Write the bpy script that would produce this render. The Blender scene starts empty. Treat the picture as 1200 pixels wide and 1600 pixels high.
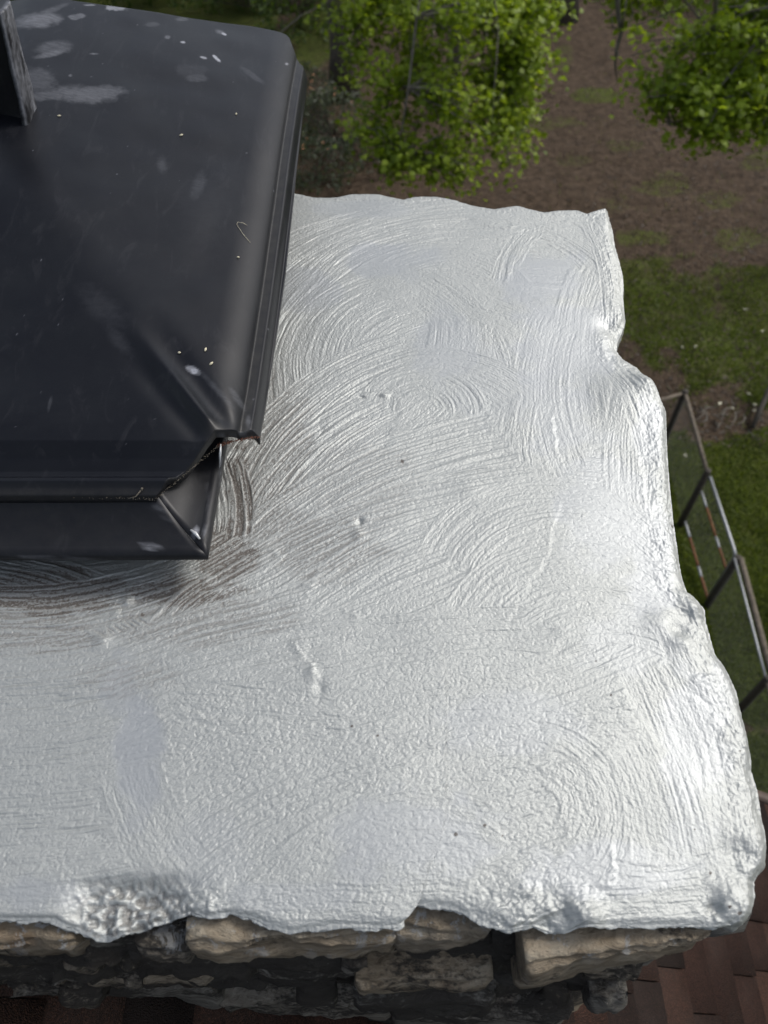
import bpy, math, random
import numpy as np
from mathutils import Vector, Matrix
random.seed(7); rng = np.random.default_rng(7)
R = math.radians
SC = bpy.context.scene
COL = SC.collection

# ------------------------------------------------------------------ camera, sky, sun, exposure
H = 0.80                      # lens height above the crown surface (z = 0)
PITCH = 53.0                  # degrees below the horizontal
FPX = 1200.0                  # focal length in pixels of the 1200 x 1600 photograph
cam_d = bpy.data.cameras.new('camera'); cam = bpy.data.objects.new('camera', cam_d); COL.objects.link(cam)
cam.location = (0, 0, H); cam.rotation_euler = (R(90 - PITCH), 0, 0)
cam_d.sensor_fit = 'VERTICAL'; cam_d.sensor_height = 36; cam_d.lens = 36 * FPX / 1600
cam_d.clip_start = 0.02; cam_d.clip_end = 2000
cam_d.dof.use_dof = True; cam_d.dof.focus_distance = 1.0; cam_d.dof.aperture_fstop = 5.6
SC.camera = cam

SUN_EL, SUN_AZ = 46.0, -62.0     # azimuth measured from +Y (the far side) towards -X
w = bpy.data.worlds.new('World'); SC.world = w; w.use_nodes = True
nt = w.node_tree; nt.nodes.clear()
sky = nt.nodes.new('ShaderNodeTexSky'); sky.sky_type = 'NISHITA'; sky.sun_disc = False
sky.sun_elevation = R(SUN_EL); sky.sun_rotation = R(-SUN_AZ); sky.dust_density = 3.0; sky.air_density = 1.0
bg = nt.nodes.new('ShaderNodeBackground'); bg.inputs['Strength'].default_value = 0.135
wo = nt.nodes.new('ShaderNodeOutputWorld')
veil = nt.nodes.new('ShaderNodeHueSaturation'); veil.inputs['Saturation'].default_value = 0.5      # wispy high cloud
nt.links.new(sky.outputs[0], veil.inputs['Color']); nt.links.new(veil.outputs[0], bg.inputs[0]); nt.links.new(bg.outputs[0], wo.inputs[0])
sd = bpy.data.lights.new('sun', 'SUN'); sd.energy = 1.4; sd.angle = R(14); sd.color = (1, .965, .92)
so = bpy.data.objects.new('sun', sd); COL.objects.link(so)
dv = Vector((-math.sin(R(SUN_AZ)) * math.cos(R(SUN_EL)), math.cos(R(SUN_AZ)) * math.cos(R(SUN_EL)), math.sin(R(SUN_EL))))
so.rotation_euler = dv.to_track_quat('Z', 'Y').to_euler(); so.location = (0, 3, 8)
SC.view_settings.view_transform = 'Standard'; SC.view_settings.look = 'None'
SC.view_settings.exposure = 0.52; SC.view_settings.gamma = 1

# ------------------------------------------------------------------ helpers
CP, SP = math.cos(R(PITCH)), math.sin(R(PITCH))
def ray(u, v):
    x = (u - 600) / FPX; y = -(v - 800) / FPX
    return x, CP + y * SP, -SP + y * CP
def at(u, v, z=0.0):           # the point at height z seen at photo pixel (u, v)
    dx, dy, dz = ray(u, v); k = (z - H) / dz
    return Vector((dx * k, dy * k, z))
def at_y(u, v, Y):
    dx, dy, dz = ray(u, v); k = Y / dy
    return Vector((dx * k, Y, H + dz * k))
def proj(P):                   # inverse of at()
    x, y, z = P[0], P[1], P[2] - H
    f = y * CP - z * SP; up = y * SP + z * CP
    return 600 + FPX * x / f, 800 - FPX * up / f

def hsh(n, s):
    return np.random.default_rng(s).random((n, n)).astype(np.float32)
_L = {}
def n2(x, y, seed=0):
    if seed not in _L: _L[seed] = hsh(256, 1000 + seed)
    A = _L[seed]; xi = np.floor(x); yi = np.floor(y); fx = x - xi; fy = y - yi
    fx = fx * fx * (3 - 2 * fx); fy = fy * fy * (3 - 2 * fy)
    xi = xi.astype(np.int64) & 255; yi = yi.astype(np.int64) & 255; x1 = (xi + 1) & 255; y1 = (yi + 1) & 255
    return ((A[xi, yi] * (1 - fx) + A[x1, yi] * fx) * (1 - fy) + (A[xi, y1] * (1 - fx) + A[x1, y1] * fx) * fy) * 2 - 1
_L3 = {}
def n3(p, sc, seed=0):
    if seed not in _L3: _L3[seed] = np.random.default_rng(5000 + seed).random((32, 32, 32)).astype(np.float32)
    A = _L3[seed]; q = p / sc; i = np.floor(q); f = q - i; f = f * f * (3 - 2 * f); i = i.astype(np.int64) & 31; j = (i + 1) & 31
    x0, y0, z0 = i.T; x1, y1, z1 = j.T; fx, fy, fz = f.T
    a = A[x0, y0, z0] * (1 - fx) + A[x1, y0, z0] * fx; b = A[x0, y1, z0] * (1 - fx) + A[x1, y1, z0] * fx
    c = A[x0, y0, z1] * (1 - fx) + A[x1, y0, z1] * fx; d = A[x0, y1, z1] * (1 - fx) + A[x1, y1, z1] * fx
    return ((a * (1 - fy) + b * fy) * (1 - fz) + (c * (1 - fy) + d * fy) * fz) * 2 - 1
def sstep(a, b, x):
    t = np.clip((x - a) / (b - a), 0, 1); return t * t * (3 - 2 * t)

def mesh_np(name, V, Q=None, T=None, smooth=True):
    V = np.ascontiguousarray(V, dtype=np.float32); me = bpy.data.meshes.new(name)
    me.vertices.add(len(V)); me.vertices.foreach_set('co', V.ravel())
    li, ls, k = [], [], 0
    if Q is not None and len(Q):
        Q = np.asarray(Q, np.int32); li.append(Q.ravel()); ls.append(np.arange(len(Q)) * 4); k = 4 * len(Q)
    if T is not None and len(T):
        T = np.asarray(T, np.int32); li.append(T.ravel()); ls.append(k + np.arange(len(T)) * 3)
    li = np.concatenate(li).astype(np.int32); ls = np.concatenate(ls).astype(np.int32)
    me.loops.add(len(li)); me.loops.foreach_set('vertex_index', li)
    me.polygons.add(len(ls)); me.polygons.foreach_set('loop_start', ls)
    me.update(calc_edges=True); me.validate()
    if smooth: me.polygons.foreach_set('use_smooth', np.ones(len(ls), bool))
    return me
def attr(me, name, val):
    a = me.attributes.new(name, 'FLOAT', 'POINT'); a.data.foreach_set('value', np.ascontiguousarray(val, np.float32).ravel())
def link(name, me, mat=None, parent=None):
    o = bpy.data.objects.new(name, me); COL.objects.link(o)
    if mat: me.materials.clear(); me.materials.append(mat)
    if parent:
        o.parent = parent; o.matrix_parent_inverse = Matrix.Translation(-parent.location)
    return o
def tag(o, label=None, cat=None, group=None, kind=None):
    if label: o['label'] = label
    if cat: o['category'] = cat
    if group: o['group'] = group
    if kind: o['kind'] = kind
    return o
def thing(name, loc, label, cat, group=None):
    o = bpy.data.objects.new(name, None); o.location = loc; o.empty_display_size = .1; COL.objects.link(o)
    return tag(o, label, cat, group)

class MB:                       # collects pieces into ONE mesh
    def __init__(s): s.V = []; s.Q = []; s.T = []; s.n = 0; s.A = []
    def add(s, V, Q=None, T=None, a=0.0):
        V = np.asarray(V, np.float32)
        if Q is not None and len(Q): s.Q.append(np.asarray(Q, np.int64) + s.n)
        if T is not None and len(T): s.T.append(np.asarray(T, np.int64) + s.n)
        s.V.append(V); s.n += len(V); s.A.append(np.full(len(V), a, np.float32) if np.isscalar(a) else np.asarray(a, np.float32))
    def tube(s, pts, rad, seg=6, a=0.0, cap=True):
        pts = [Vector(p) for p in pts]; n = len(pts)
        if np.isscalar(rad): rad = [rad] * n
        V = []; pn = None
        for i, p in enumerate(pts):
            t = (pts[min(i + 1, n - 1)] - pts[max(i - 1, 0)]).normalized()
            if pn is None: pn = t.orthogonal().normalized()
            pn = (pn - t * pn.dot(t)).normalized(); b = t.cross(pn)
            for k in range(seg):
                c = 2 * math.pi * k / seg; V.append(p + (pn * math.cos(c) + b * math.sin(c)) * rad[i])
        Q = [(i * seg + k, i * seg + (k + 1) % seg, (i + 1) * seg + (k + 1) % seg, (i + 1) * seg + k) for i in range(n - 1) for k in range(seg)]
        T = []
        if cap:
            V += [pts[0], pts[-1]]; m = n * seg
            T = [(m, (k + 1) % seg, k) for k in range(seg)] + [(m + 1, (n - 1) * seg + k, (n - 1) * seg + (k + 1) % seg) for k in range(seg)]
        s.add([tuple(v) for v in V], Q, T, a)
    def build(s, name, mat, parent=None, smooth=True, aname=None):
        me = mesh_np(name, np.concatenate(s.V), np.concatenate(s.Q) if s.Q else None, np.concatenate(s.T) if s.T else None, smooth)
        if aname: attr(me, aname, np.concatenate(s.A))
        return link(name, me, mat, parent)
def grid_quads(nr, nc, off=0):
    i = np.arange(nr - 1)[:, None] * nc + np.arange(nc - 1)[None, :] + off
    return np.stack([i, i + 1, i + nc + 1, i + nc], -1).reshape(-1, 4)
def boxgrid(n):                 # unit cube surface, n = (nx, ny, nz), shared edge vertices
    idx = {}; V = []; Q = []
    def vid(i, j, k):
        key = (i, j, k)
        if key not in idx: idx[key] = len(V); V.append((i / n[0], j / n[1], k / n[2]))
        return idx[key]
    for i in range(n[0]):
        for j in range(n[1]):
            Q.append((vid(i, j, n[2]), vid(i + 1, j, n[2]), vid(i + 1, j + 1, n[2]), vid(i, j + 1, n[2])))
            Q.append((vid(i, j + 1, 0), vid(i + 1, j + 1, 0), vid(i + 1, j, 0), vid(i, j, 0)))
    for i in range(n[0]):
        for k in range(n[2]):
            Q.append((vid(i, 0, k), vid(i + 1, 0, k), vid(i + 1, 0, k + 1), vid(i, 0, k + 1)))
            Q.append((vid(i, n[1], k + 1), vid(i + 1, n[1], k + 1), vid(i + 1, n[1], k), vid(i, n[1], k)))
    for j in range(n[1]):
        for k in range(n[2]):
            Q.append((vid(0, j, k + 1), vid(0, j + 1, k + 1), vid(0, j + 1, k), vid(0, j, k)))
            Q.append((vid(n[0], j, k), vid(n[0], j + 1, k), vid(n[0], j + 1, k + 1), vid(n[0], j, k + 1)))
    return np.array(V, np.float64), np.array(Q)

# ------------------------------------------------------------------ materials
class NT:
    def __init__(s, name):
        s.m = bpy.data.materials.new(name); s.m.use_nodes = True; s.t = s.m.node_tree; s.t.nodes.clear()
        s.out = s.t.nodes.new('ShaderNodeOutputMaterial')
    def n(s, typ, **k):
        nd = s.t.nodes.new(typ)
        for a, b in k.items():
            if a in nd.inputs.keys():
                if hasattr(b, 'is_output'): s.t.links.new(b, nd.inputs[a])
                else: nd.inputs[a].default_value = b
            else: setattr(nd, a, b)
        return nd
    def l(s, a, b): s.t.links.new(a, b)
    def obj(s): return s.n('ShaderNodeTexCoord').outputs['Object']
    def mapv(s, sc):
        m = s.n('ShaderNodeMapping'); m.inputs['Scale'].default_value = sc; s.l(s.obj(), m.inputs['Vector']); return m.outputs[0]
    def noise(s, scale, detail=4, rough=.6, vec=None, dist=0):
        nd = s.n('ShaderNodeTexNoise', Scale=scale, Detail=detail, Roughness=rough, Distortion=dist)
        s.l(vec if vec is not None else s.obj(), nd.inputs['Vector']); return nd.outputs['Fac']
    def ramp(s, fac, stops):
        r = s.n('ShaderNodeValToRGB'); s.l(fac, r.inputs[0]); e = r.color_ramp.elements
        for i, (p, c) in enumerate(stops):
            if i > 1: e.new(p)
            e[i].position = p; c = c if hasattr(c, '__len__') else (c, c, c); e[i].color = (*c, 1)
        return r.outputs[0]
    def mixc(s, fac, a, b, mode='MIX'):
        m = s.n('ShaderNodeMix'); m.data_type = 'RGBA'; m.blend_type = mode
        for sock, v in ((m.inputs[0], fac), (m.inputs[6], a), (m.inputs[7], b)):
            if hasattr(v, 'is_output'): s.l(v, sock)
            else: sock.default_value = v if not hasattr(v, '__len__') else (*v, 1)
        return m.outputs[2]
    def math(s, op, a, b=0.0, clamp=False):
        m = s.n('ShaderNodeMath'); m.operation = op; m.use_clamp = clamp
        for i, v in enumerate((a, b)):
            if hasattr(v, 'is_output'): s.l(v, m.inputs[i])
            else: m.inputs[i].default_value = v
        return m.outputs[0]
    def at(s, name): return s.n('ShaderNodeAttribute', attribute_name=name).outputs['Fac']
    def bump(s, h, dist, strength=1.0, normal=None):
        b = s.n('ShaderNodeBump', Strength=strength, Distance=dist); s.l(h, b.inputs['Height'])
        if normal is not None: s.l(normal, b.inputs['Normal'])
        return b.outputs[0]
    def pbr(s, color, rough=.6, metal=0.0, normal=None, spec=.5, **k):
        p = s.n('ShaderNodeBsdfPrincipled')
        for nm, v in (('Base Color', color), ('Roughness', rough), ('Metallic', metal), ('Specular IOR Level', spec)):
            if hasattr(v, 'is_output'): s.l(v, p.inputs[nm])
            else: p.inputs[nm].default_value = v if not hasattr(v, '__len__') else (*v, 1)
        if normal is not None: s.l(normal, p.inputs['Normal'])
        for nm, v in k.items(): p.inputs[nm.replace('_', ' ')].default_value = v
        s.l(p.outputs[0], s.out.inputs[0]); return s.m

def m_silver():
    t = NT('aluminium_paint'); sm = t.at('smooth'); th = t.at('thin')  # 'thin': mask of the painted dark cap reflection, darkened hollow and specks
    fine = t.noise(1100, 3, .6); med = t.noise(520, 3, .6); big = t.noise(7, 3, .55)
    col = t.mixc(t.math('MULTIPLY', sm, .9), (.385, .397, .383), (.365, .38, .388))
    col = t.mixc(t.ramp(big, [(.35, 0), (.7, .35)]), col, (.345, .36, .35))
    col = t.mixc(t.math('MULTIPLY', t.ramp(fine, [(.3, 0), (.75, 1)]), .18), col, (.34, .35, .345))
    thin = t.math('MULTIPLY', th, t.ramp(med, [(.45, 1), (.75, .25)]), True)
    col = t.mixc(thin, col, (.095, .084, .074))  # dark cap reflection and specks put into the coat colour
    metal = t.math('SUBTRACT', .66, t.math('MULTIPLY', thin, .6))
    rough = t.math('ADD', t.math('MULTIPLY', sm, -.04), t.math('ADD', .53, t.math('MULTIPLY', fine, .10)))
    st = t.math('SUBTRACT', 1.0, t.math('MULTIPLY', sm, .55))
    vor = t.n('ShaderNodeTexVoronoi', Scale=330.0); vor.feature = 'SMOOTH_F1'; t.l(t.obj(), vor.inputs['Vector'])
    h = t.math('MULTIPLY', t.math('ADD', t.math('ADD', t.math('MULTIPLY', med, 1.0), t.math('MULTIPLY', fine, .45)), t.math('MULTIPLY', vor.outputs['Distance'], .5)), st)
    return t.pbr(col, rough, metal, t.bump(h, .0005, .9), .5)
def m_black():
    t = NT('black_cap_sheet'); sm = t.at('smudge'); du = t.at('dust_sheen')
    n = t.noise(9, 5, .65, dist=.6); f = t.noise(60, 5, .7); g = t.noise(420, 3, .6)
    col = t.mixc(t.ramp(n, [(.35, 0), (.72, 1)]), (.0028, .0034, .006), (.0065, .0075, .010))
    str_ = t.noise(40, 4, .7, t.mapv((1, .25, 1)), 1.2)
    col = t.mixc(t.math('MULTIPLY', t.ramp(str_, [(.56, 0), (.8, 1)]), .25), col, (.05, .05, .055))
    col = t.mixc(t.math('MULTIPLY', du, t.ramp(f, [(.3, .35), (.7, 1)])), col, (.030, .029, .027))
    smm = t.math('MULTIPLY', sm, t.ramp(t.noise(70, 5, .75, t.mapv((1, 3, 1))), [(.25, .25), (.65, 1)]), True)
    col = t.mixc(smm, col, (.26, .27, .30))
    col = t.mixc(t.ramp(g, [(.74, 0), (.8, .5)]), col, (.10, .10, .10))
    rough = t.math('ADD', .35, t.math('ADD', t.math('MULTIPLY', n, .12), t.math('MULTIPLY', smm, .25)))
    return t.pbr(col, rough, 0.0, t.bump(f, .0003, .3), .25)
def m_plain(name, c, rough=.6, metal=0, var=.35, scale=30, bump=.002):
    t = NT(name); n = t.noise(scale, 5, .65)
    c2 = tuple(x * (1 - var) for x in c); c3 = tuple(min(1, x * (1 + var)) for x in c)
    return t.pbr(t.ramp(n, [(.3, c2), (.7, c3)]), rough, metal, t.bump(n, bump, .6))
def m_stone():
    t = NT('ledge_stone'); tone = t.at('tone'); wr = t.at('soot')
    st = t.noise(26, 6, .7, t.mapv((.5, 1.2, 4.5)), .8); f = t.noise(170, 5, .7, t.mapv((.6, 1, 2))); big = t.noise(9, 4, .6, t.mapv((.7, 1, 2)))
    tan = t.ramp(st, [(.28, (.13, .10, .065)), (.5, (.25, .205, .145)), (.72, (.34, .30, .23))])
    gry = t.ramp(st, [(.28, (.055, .058, .058)), (.5, (.12, .122, .115)), (.74, (.24, .24, .22))])
    col = t.mixc(tone, gry, tan)
    col = t.mixc(t.ramp(t.noise(14, 4, .6), [(.62, 0), (.78, .55)]), col, (.20, .12, .06))
    dirt = t.math('ADD', t.math('MULTIPLY', wr, .95), t.math('SUBTRACT', t.math('MULTIPLY', big, 2.0), 1.0), True)
    dirt = t.ramp(t.math('ADD', dirt, t.math('MULTIPLY', t.math('SUBTRACT', f, .5), 1.2)), [(.35, 0), (.6, 1)])
    col = t.mixc(t.math('MULTIPLY', dirt, .95), col, (.034, .030, .025))
    col = t.mixc(t.ramp(t.noise(300, 3, .7), [(.68, 0), (.75, .5)]), col, (.3, .29, .27))
    h = t.math('ADD', t.math('MULTIPLY', st, 1.0), t.math('MULTIPLY', f, .5))
    sz = t.n('ShaderNodeSeparateXYZ'); t.l(t.n('ShaderNodeNewGeometry').outputs['Position'], sz.inputs[0])
    near = t.ramp(t.math('ADD', t.math('MULTIPLY', sz.outputs['Z'], 14.0), 1.0), [(.15, 0), (.8, 1)])
    spl = t.math('MULTIPLY', near, t.ramp(t.noise(34, 5, .75, dist=.5), [(.56, 0), (.60, 1)]))
    col = t.mixc(t.math('MULTIPLY', spl, .8), col, (.36, .37, .37))
    return t.pbr(col, t.math('SUBTRACT', .85, t.math('MULTIPLY', spl, .35)), t.math('MULTIPLY', spl, .6), t.bump(h, .010, 1.0), .3)
def m_shingle():
    t = NT('asphalt_shingle'); tone = t.at('tone')
    g = t.noise(420, 2, .6); b = t.noise(5, 3, .6); w_ = t.n('ShaderNodeTexWhiteNoise')
    v = t.n('ShaderNodeTexVoronoi', Scale=520.0); t.l(t.obj(), v.inputs['Vector'])
    base = t.ramp(tone, [(0, (.013, .011, .0105)), (.35, (.021, .0128, .0105)), (.7, (.030, .0168, .0132)), (1, (.042, .0245, .0185))])
    col = t.mixc(t.ramp(v.outputs['Color'], [(.45, 0), (.9, 1)]), base, t.mixc(1.0, base, (2.1, 1.8, 1.6), 'MULTIPLY'))
    col = t.mixc(t.ramp(g, [(.3, .55), (.5, 0)]), col, (.008, .006, .006))
    col = t.mixc(t.ramp(b, [(.45, 0), (.75, .3)]), col, (.075, .06, .052))
    return t.pbr(col, .9, 0, t.bump(v.outputs['Distance'], .0022, 1.0), .12)
def m_leaf(name, a, b, c):
    t = NT(name); tn = t.at('tone')
    col = t.ramp(tn, [(0, a), (.5, b), (1, c)])
    p = t.n('ShaderNodeBsdfPrincipled', Roughness=.5); t.l(col, p.inputs['Base Color'])
    p.inputs['Specular IOR Level'].default_value = .35
    tr = t.n('ShaderNodeBsdfTranslucent'); t.l(t.mixc(1.0, col, (1.5, 1.5, .6), 'MULTIPLY'), tr.inputs[0])
    mx = t.n('ShaderNodeMixShader'); mx.inputs[0].default_value = .42
    t.l(p.outputs[0], mx.inputs[1]); t.l(tr.outputs[0], mx.inputs[2]); t.l(mx.outputs[0], t.out.inputs[0]); return t.m
def m_ground():
    t = NT('yard_ground'); g = t.at('grass')
    n1 = t.noise(1.1, 6, .65); n_ = t.noise(6, 6, .7); f = t.noise(34, 5, .75); ff = t.noise(110, 3, .7)
    soil = t.ramp(n_, [(.28, (.035, .024, .015)), (.5, (.088, .061, .040)), (.72, (.15, .108, .073))])
    soil = t.mixc(t.ramp(f, [(.35, .7), (.55, 0)]), soil, (.018, .013, .010))
    soil = t.mixc(t.ramp(ff, [(.64, 0), (.74, .6)]), soil, (.19, .14, .095))
    gr = t.ramp(f, [(.3, (.030, .042, .007)), (.5, (.070, .092, .014)), (.72, (.12, .145, .026))])
    gr = t.mixc(t.ramp(n1, [(.35, 0), (.7, .6)]), gr, (.085, .08, .028))
    m = t.ramp(t.math('ADD', g, t.math('MULTIPLY', t.math('SUBTRACT', n_, .5), 1.1)), [(.32, 0), (.62, 1)])
    col = t.mixc(m, soil, gr)
    h = t.math('ADD', f, t.math('MULTIPLY', ff, .5))
    return t.pbr(col, .95, 0, t.bump(h, .05, .8), .2)

SILVER = m_silver(); BLACK = m_black(); STONE = m_stone(); SHINGLE = m_shingle(); GROUND = m_ground()
BARK = m_plain('bark', (.075, .062, .05), .95, 0, .5, 14, .02)
GREYBARK = m_plain('grey_dead_wood', (.13, .12, .10), .9, 0, .35, 20, .01)
WOOD = m_plain('weathered_wood', (.115, .095, .072), .9, 0, .4, 18, .008)
DARKWOOD = m_plain('dark_wood', (.05, .043, .034), .9, 0, .4, 18, .008)
GALV = m_plain('galvanised_pipe', (.30, .31, .32), .5, .5, .2, 25, .001)
RUST = m_plain('rusty_pipe', (.16, .065, .028), .85, .1, .6, 22, .002)
WIRE = m_plain('fence_wire', (.16, .165, .16), .6, .4, .2, 25, .001)
DIRTM = m_plain('dried_dirt', (.10, .088, .068), .95, 0, .5, 160, .001)
RUSTD = m_plain('rust_stain', (.09, .035, .02), .9, 0, .5, 160, .001)
SEEDM = m_plain('dry_seed', (.50, .46, .33), .8, 0, .3, 300, .0005)
DARKIN = m_plain('sooty_sheet', (.015, .015, .015), .7, .2, .3, 30, .001)
WALLM = m_plain('render_wall', (.33, .30, .26), .9, 0, .15, 6, .004)
TRIM = m_plain('brown_trim_board', (.07, .05, .038), .7, 0, .3, 12, .002)

# ------------------------------------------------------------------ chimney: crown (painted top)
def smooth_line(P, n):
    P = np.array(P, float); d = np.r_[0, np.cumsum(np.hypot(*np.diff(P[:, :2], axis=0).T))]
    t = np.linspace(0, d[-1], n); return np.stack([np.interp(t, d, P[:, k]) for k in range(P.shape[1])], 1)
RIGHT_PX = [(1140,1446),(1156,1441),(1172,1426),(1182,1401),(1181,1377),(1189,1362),(1198,1349),(1200,1319),(1199,1296),(1193,1270),(1190,1247),
 (1187,1232),(1177,1202),(1177,1187),(1171,1150),(1164,1125),(1153,1078),(1137,1044),(1119,1019),(1105,969),(1103,950),(1087,930),(1075,922),
 (1066,891),(1055,812),(1048,750),(1044,700),(1041,642),(1031,622),(1013,590),(996,572),(975,558),(965,545),(966,530),(977,505),(978,498),(975,459),(976,440),(975,424),
 (969,400),(963,377),(959,347),(955,335),(952,320)]
BACK_PX = [(-420,286),(-200,290),(200,293),(450,297),(490,302),(527,302),(550,298),(593,297),(613,302),(630,307),(650,303),(683,302),(710,307),(733,313),(773,320),(810,315),
 (827,320),(850,325),(873,322),(903,322),(917,328),(933,322),(947,318),(952,320)]
FRONT_PX = [(-560,1437),(-200,1437),(0,1437),(90,1437),(105,1446),(125,1452),(150,1464),(180,1462),(215,1452),(240,1440),(280,1432),(300,1426),(322,1432),(332,1434),(360,1428),(400,1436),(430,1450),
 (455,1457),(480,1453),(520,1448),(560,1450),(600,1450),(615,1449),(625,1446),(631,1418),(636,1414),(660,1417),(700,1421),(722,1428),(745,1440),(790,1454),(830,1447),(862,1457),(880,1458),(900,1450),(960,1447),(1050,1447),(1100,1449),(1140,1446)]
ZE = -.012
NX1, NX0, NY = 1080, 40, 1240
rb = smooth_line([tuple(at(u, v, ZE))[:2] for u, v in RIGHT_PX], NY)
bk = np.array([tuple(at(u, v, ZE))[:2] for u, v in BACK_PX]); fr = np.array([tuple(at(u, v, ZE))[:2] for u, v in FRONT_PX])
XL = -.95
s_in = -.52
def line_x(P, endpt):
    xs = np.r_[np.linspace(XL, s_in, NX0, endpoint=False), np.linspace(s_in, endpt[0], NX1)]
    return np.stack([xs, np.interp(xs, P[:, 0], P[:, 1])], 1)
F = line_x(fr, rb[0]); B = line_x(bk, rb[-1]); F[-1] = rb[0]; B[-1] = rb[-1]
NX = NX0 + NX1
tt = np.linspace(0, 1, NY); tt = tt * (1 - .22 * (1 - tt))     # finer rows towards the camera
rbi = np.stack([np.interp(tt, np.linspace(0, 1, NY), rb[:, k]) for k in (0, 1)], 1)
# spread outline jaggedness only near the edge: smooth version inside
def blur(a, k):
    ker = np.hanning(k + 2)[1:-1]; ker /= ker.sum(); ap = np.pad(a, (k // 2, k // 2), 'edge'); return np.convolve(ap, ker, 'valid')[:len(a)]
S = np.linspace(0, 1, NX)
su = (F[:, 0] - XL) / (F[-1, 0] - XL)
def coons(F, B, Rr, su):
    L0 = np.array([XL, F[0, 1]]); L1 = np.array([XL, B[0, 1]])
    s = su[None, :, None]; t = tt[:, None, None]
    Ledge = L0 + (L1 - L0) * tt[:, None]
    P = (1 - t) * F[None] + t * B[None] + (1 - s) * Ledge[:, None] + s * Rr[:, None]
    P -= (1 - s) * (1 - t) * F[0] + (1 - s) * t * B[0] + s * (1 - t) * Rr[0] + s * t * Rr[-1]
    return P
P = coons(F, B, rbi, su)
X = P[..., 0].ravel(); Y = P[..., 1].ravel()
# distance to outline (sampled) for the edge profile
jj = np.arange(NX)[None, :]; ii = np.arange(NY)[:, None]
dR = (rbi[:, 0][:, None] - P[..., 0]); dF = P[..., 1] - F[:, 1][None, :]; dB = B[:, 1][None, :] - P[..., 1]
dE = np.minimum(np.minimum(dR, dF), dB).ravel()
dR = dR.ravel(); dF = dF.ravel(); dB = dB.ravel()

Zc = np.zeros_like(X)
gran = (n2(X / .0042, Y / .0036, 1) + .7 * n2(X / .0021, Y / .0021, 2)) * .5
Zs = .00022 * gran + .0005 * n2(X / .03, Y / .03, 3)
def arc_coords(p0, p1, p2, X, Y):
    ax, ay = p0; bx, by = p1; cx, cy = p2
    d = 2 * (ax * (by - cy) + bx * (cy - ay) + cx * (ay - by))
    if abs(d) < 1e-7:
        d = 1e-7
    ux = ((ax*ax+ay*ay)*(by-cy)+(bx*bx+by*by)*(cy-ay)+(cx*cx+cy*cy)*(ay-by))/d
    uy = ((ax*ax+ay*ay)*(cx-bx)+(bx*bx+by*by)*(ax-cx)+(cx*cx+cy*cy)*(bx-ax))/d
    r = math.hypot(ax - ux, ay - uy)
    a0 = math.atan2(ay - uy, ax - ux); a1 = math.atan2(by - uy, bx - ux); a2 = math.atan2(cy - uy, cx - ux)
    wr = lambda a: (a + math.pi) % (2 * math.pi) - math.pi
    sgn = 1 if wr(a1 - a0) > 0 else -1
    tot = (a2 - a0) * sgn % (2 * math.pi)
    th = np.arctan2(Y - uy, X - ux); aa = ((th - a0 - sgn * tot / 2) * sgn + math.pi) % (2 * math.pi) - math.pi + tot / 2
    return np.hypot(X - ux, Y - uy) - r, aa * r, tot * r
def stroke(p0, p1, p2, wd, amp=1.0, edge=1.0, seed=0, gr=1.0):
    global Zs
    q = [tuple(at(u, v, 0))[:2] for u, v in (p0, p1, p2)]
    m = wd
    xs = [a[0] for a in q]; ys = [a[1] for a in q]
    sel = np.nonzero((X > min(xs) - m) & (X < max(xs) + m) & (Y > min(ys) - m) & (Y < max(ys) + m))[0]
    if not len(sel): return
    x = X[sel]; y = Y[sel]
    d, a, L = arc_coords(*q, x, y)
    sd_ = seed % 40 * 3 + 10
    ds = d + .0022 * n2(a / .09, np.full_like(a, seed * 1.7), 4) + .0007 * n2(a / .018, d / .02, 5)
    hw = wd / 2
    ragged = .006 * n2(ds / .004, a * 0 + seed, 6) + .012 * n2(ds / .015, a * 0 + seed * 2, 7)
    mask = sstep(0, .006, hw - np.abs(ds)) * sstep(-.008, .016, a + ragged) * sstep(-.008, .02, L - a + ragged)
    o = seed * 13.37
    g1 = n2(ds / .0060 + o, a / .11 + o, 8); g2 = n2(ds / .0024 + o, a / .055, 9); g3 = n2(ds / .0014 + o, a / .03, 11)
    groove = -np.clip(1 - np.abs(g1) * 4.5, 0, 1) * sstep(-.35, .4, n2(ds / .02 + o, a / .07, 12)) * .55
    lines = .42 * g2 + .24 * g1 + .22 * g3
    crk = 1.0 * n2(ds / .0012, a / .0024 + o, 14) + .3 * n2(ds / .0022 + o, a / .004, 19) - 1.5 * np.clip(1 - 3.0 * np.abs(n2(ds / .0031 + o + .8 * n2(ds / .004, a / .004, 47), a / .0085 + o, 13)), 0, 1)
    fade = .55 + .45 * n2(ds / .05 + o, a / .08, 15)
    hN = (.3 + 1.0 * amp) * (.00086 * (lines + groove) * (.6 + .6 * fade)) + gr * .00022 * crk
    hN += .0005 * n2(ds / .03 + o, a / .12, 16)
    ridge = edge * .0008 * np.exp(-((hw - np.abs(ds) - .003) / .0022) ** 2) * np.clip(.35 + .8 * n2(a / .03, ds * 0 + o, 17), 0, 1.2)
    ridge += edge * .0013 * np.exp(-((L - a + ragged - .006) / .004) ** 2) * np.clip(.2 + .8 * n2(ds / .012, ds * 0 + o, 18), 0, 1)
    mk = np.clip(mask, 0, 1)
    Zs[sel] = Zs[sel] * (1 - mk) + (hN + ridge) * mk
ST = []
def s_(p0, p1, p2, wd=.10, amp=1., edge=1., gr=1.): ST.append((p0, p1, p2, wd, amp, edge, gr))
for y in range(1430, 300, -95):      # undercoat
    s_((-60, y + 30), (500, y - 30), (1240, y + 20), .16, .7, .4)
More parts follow.
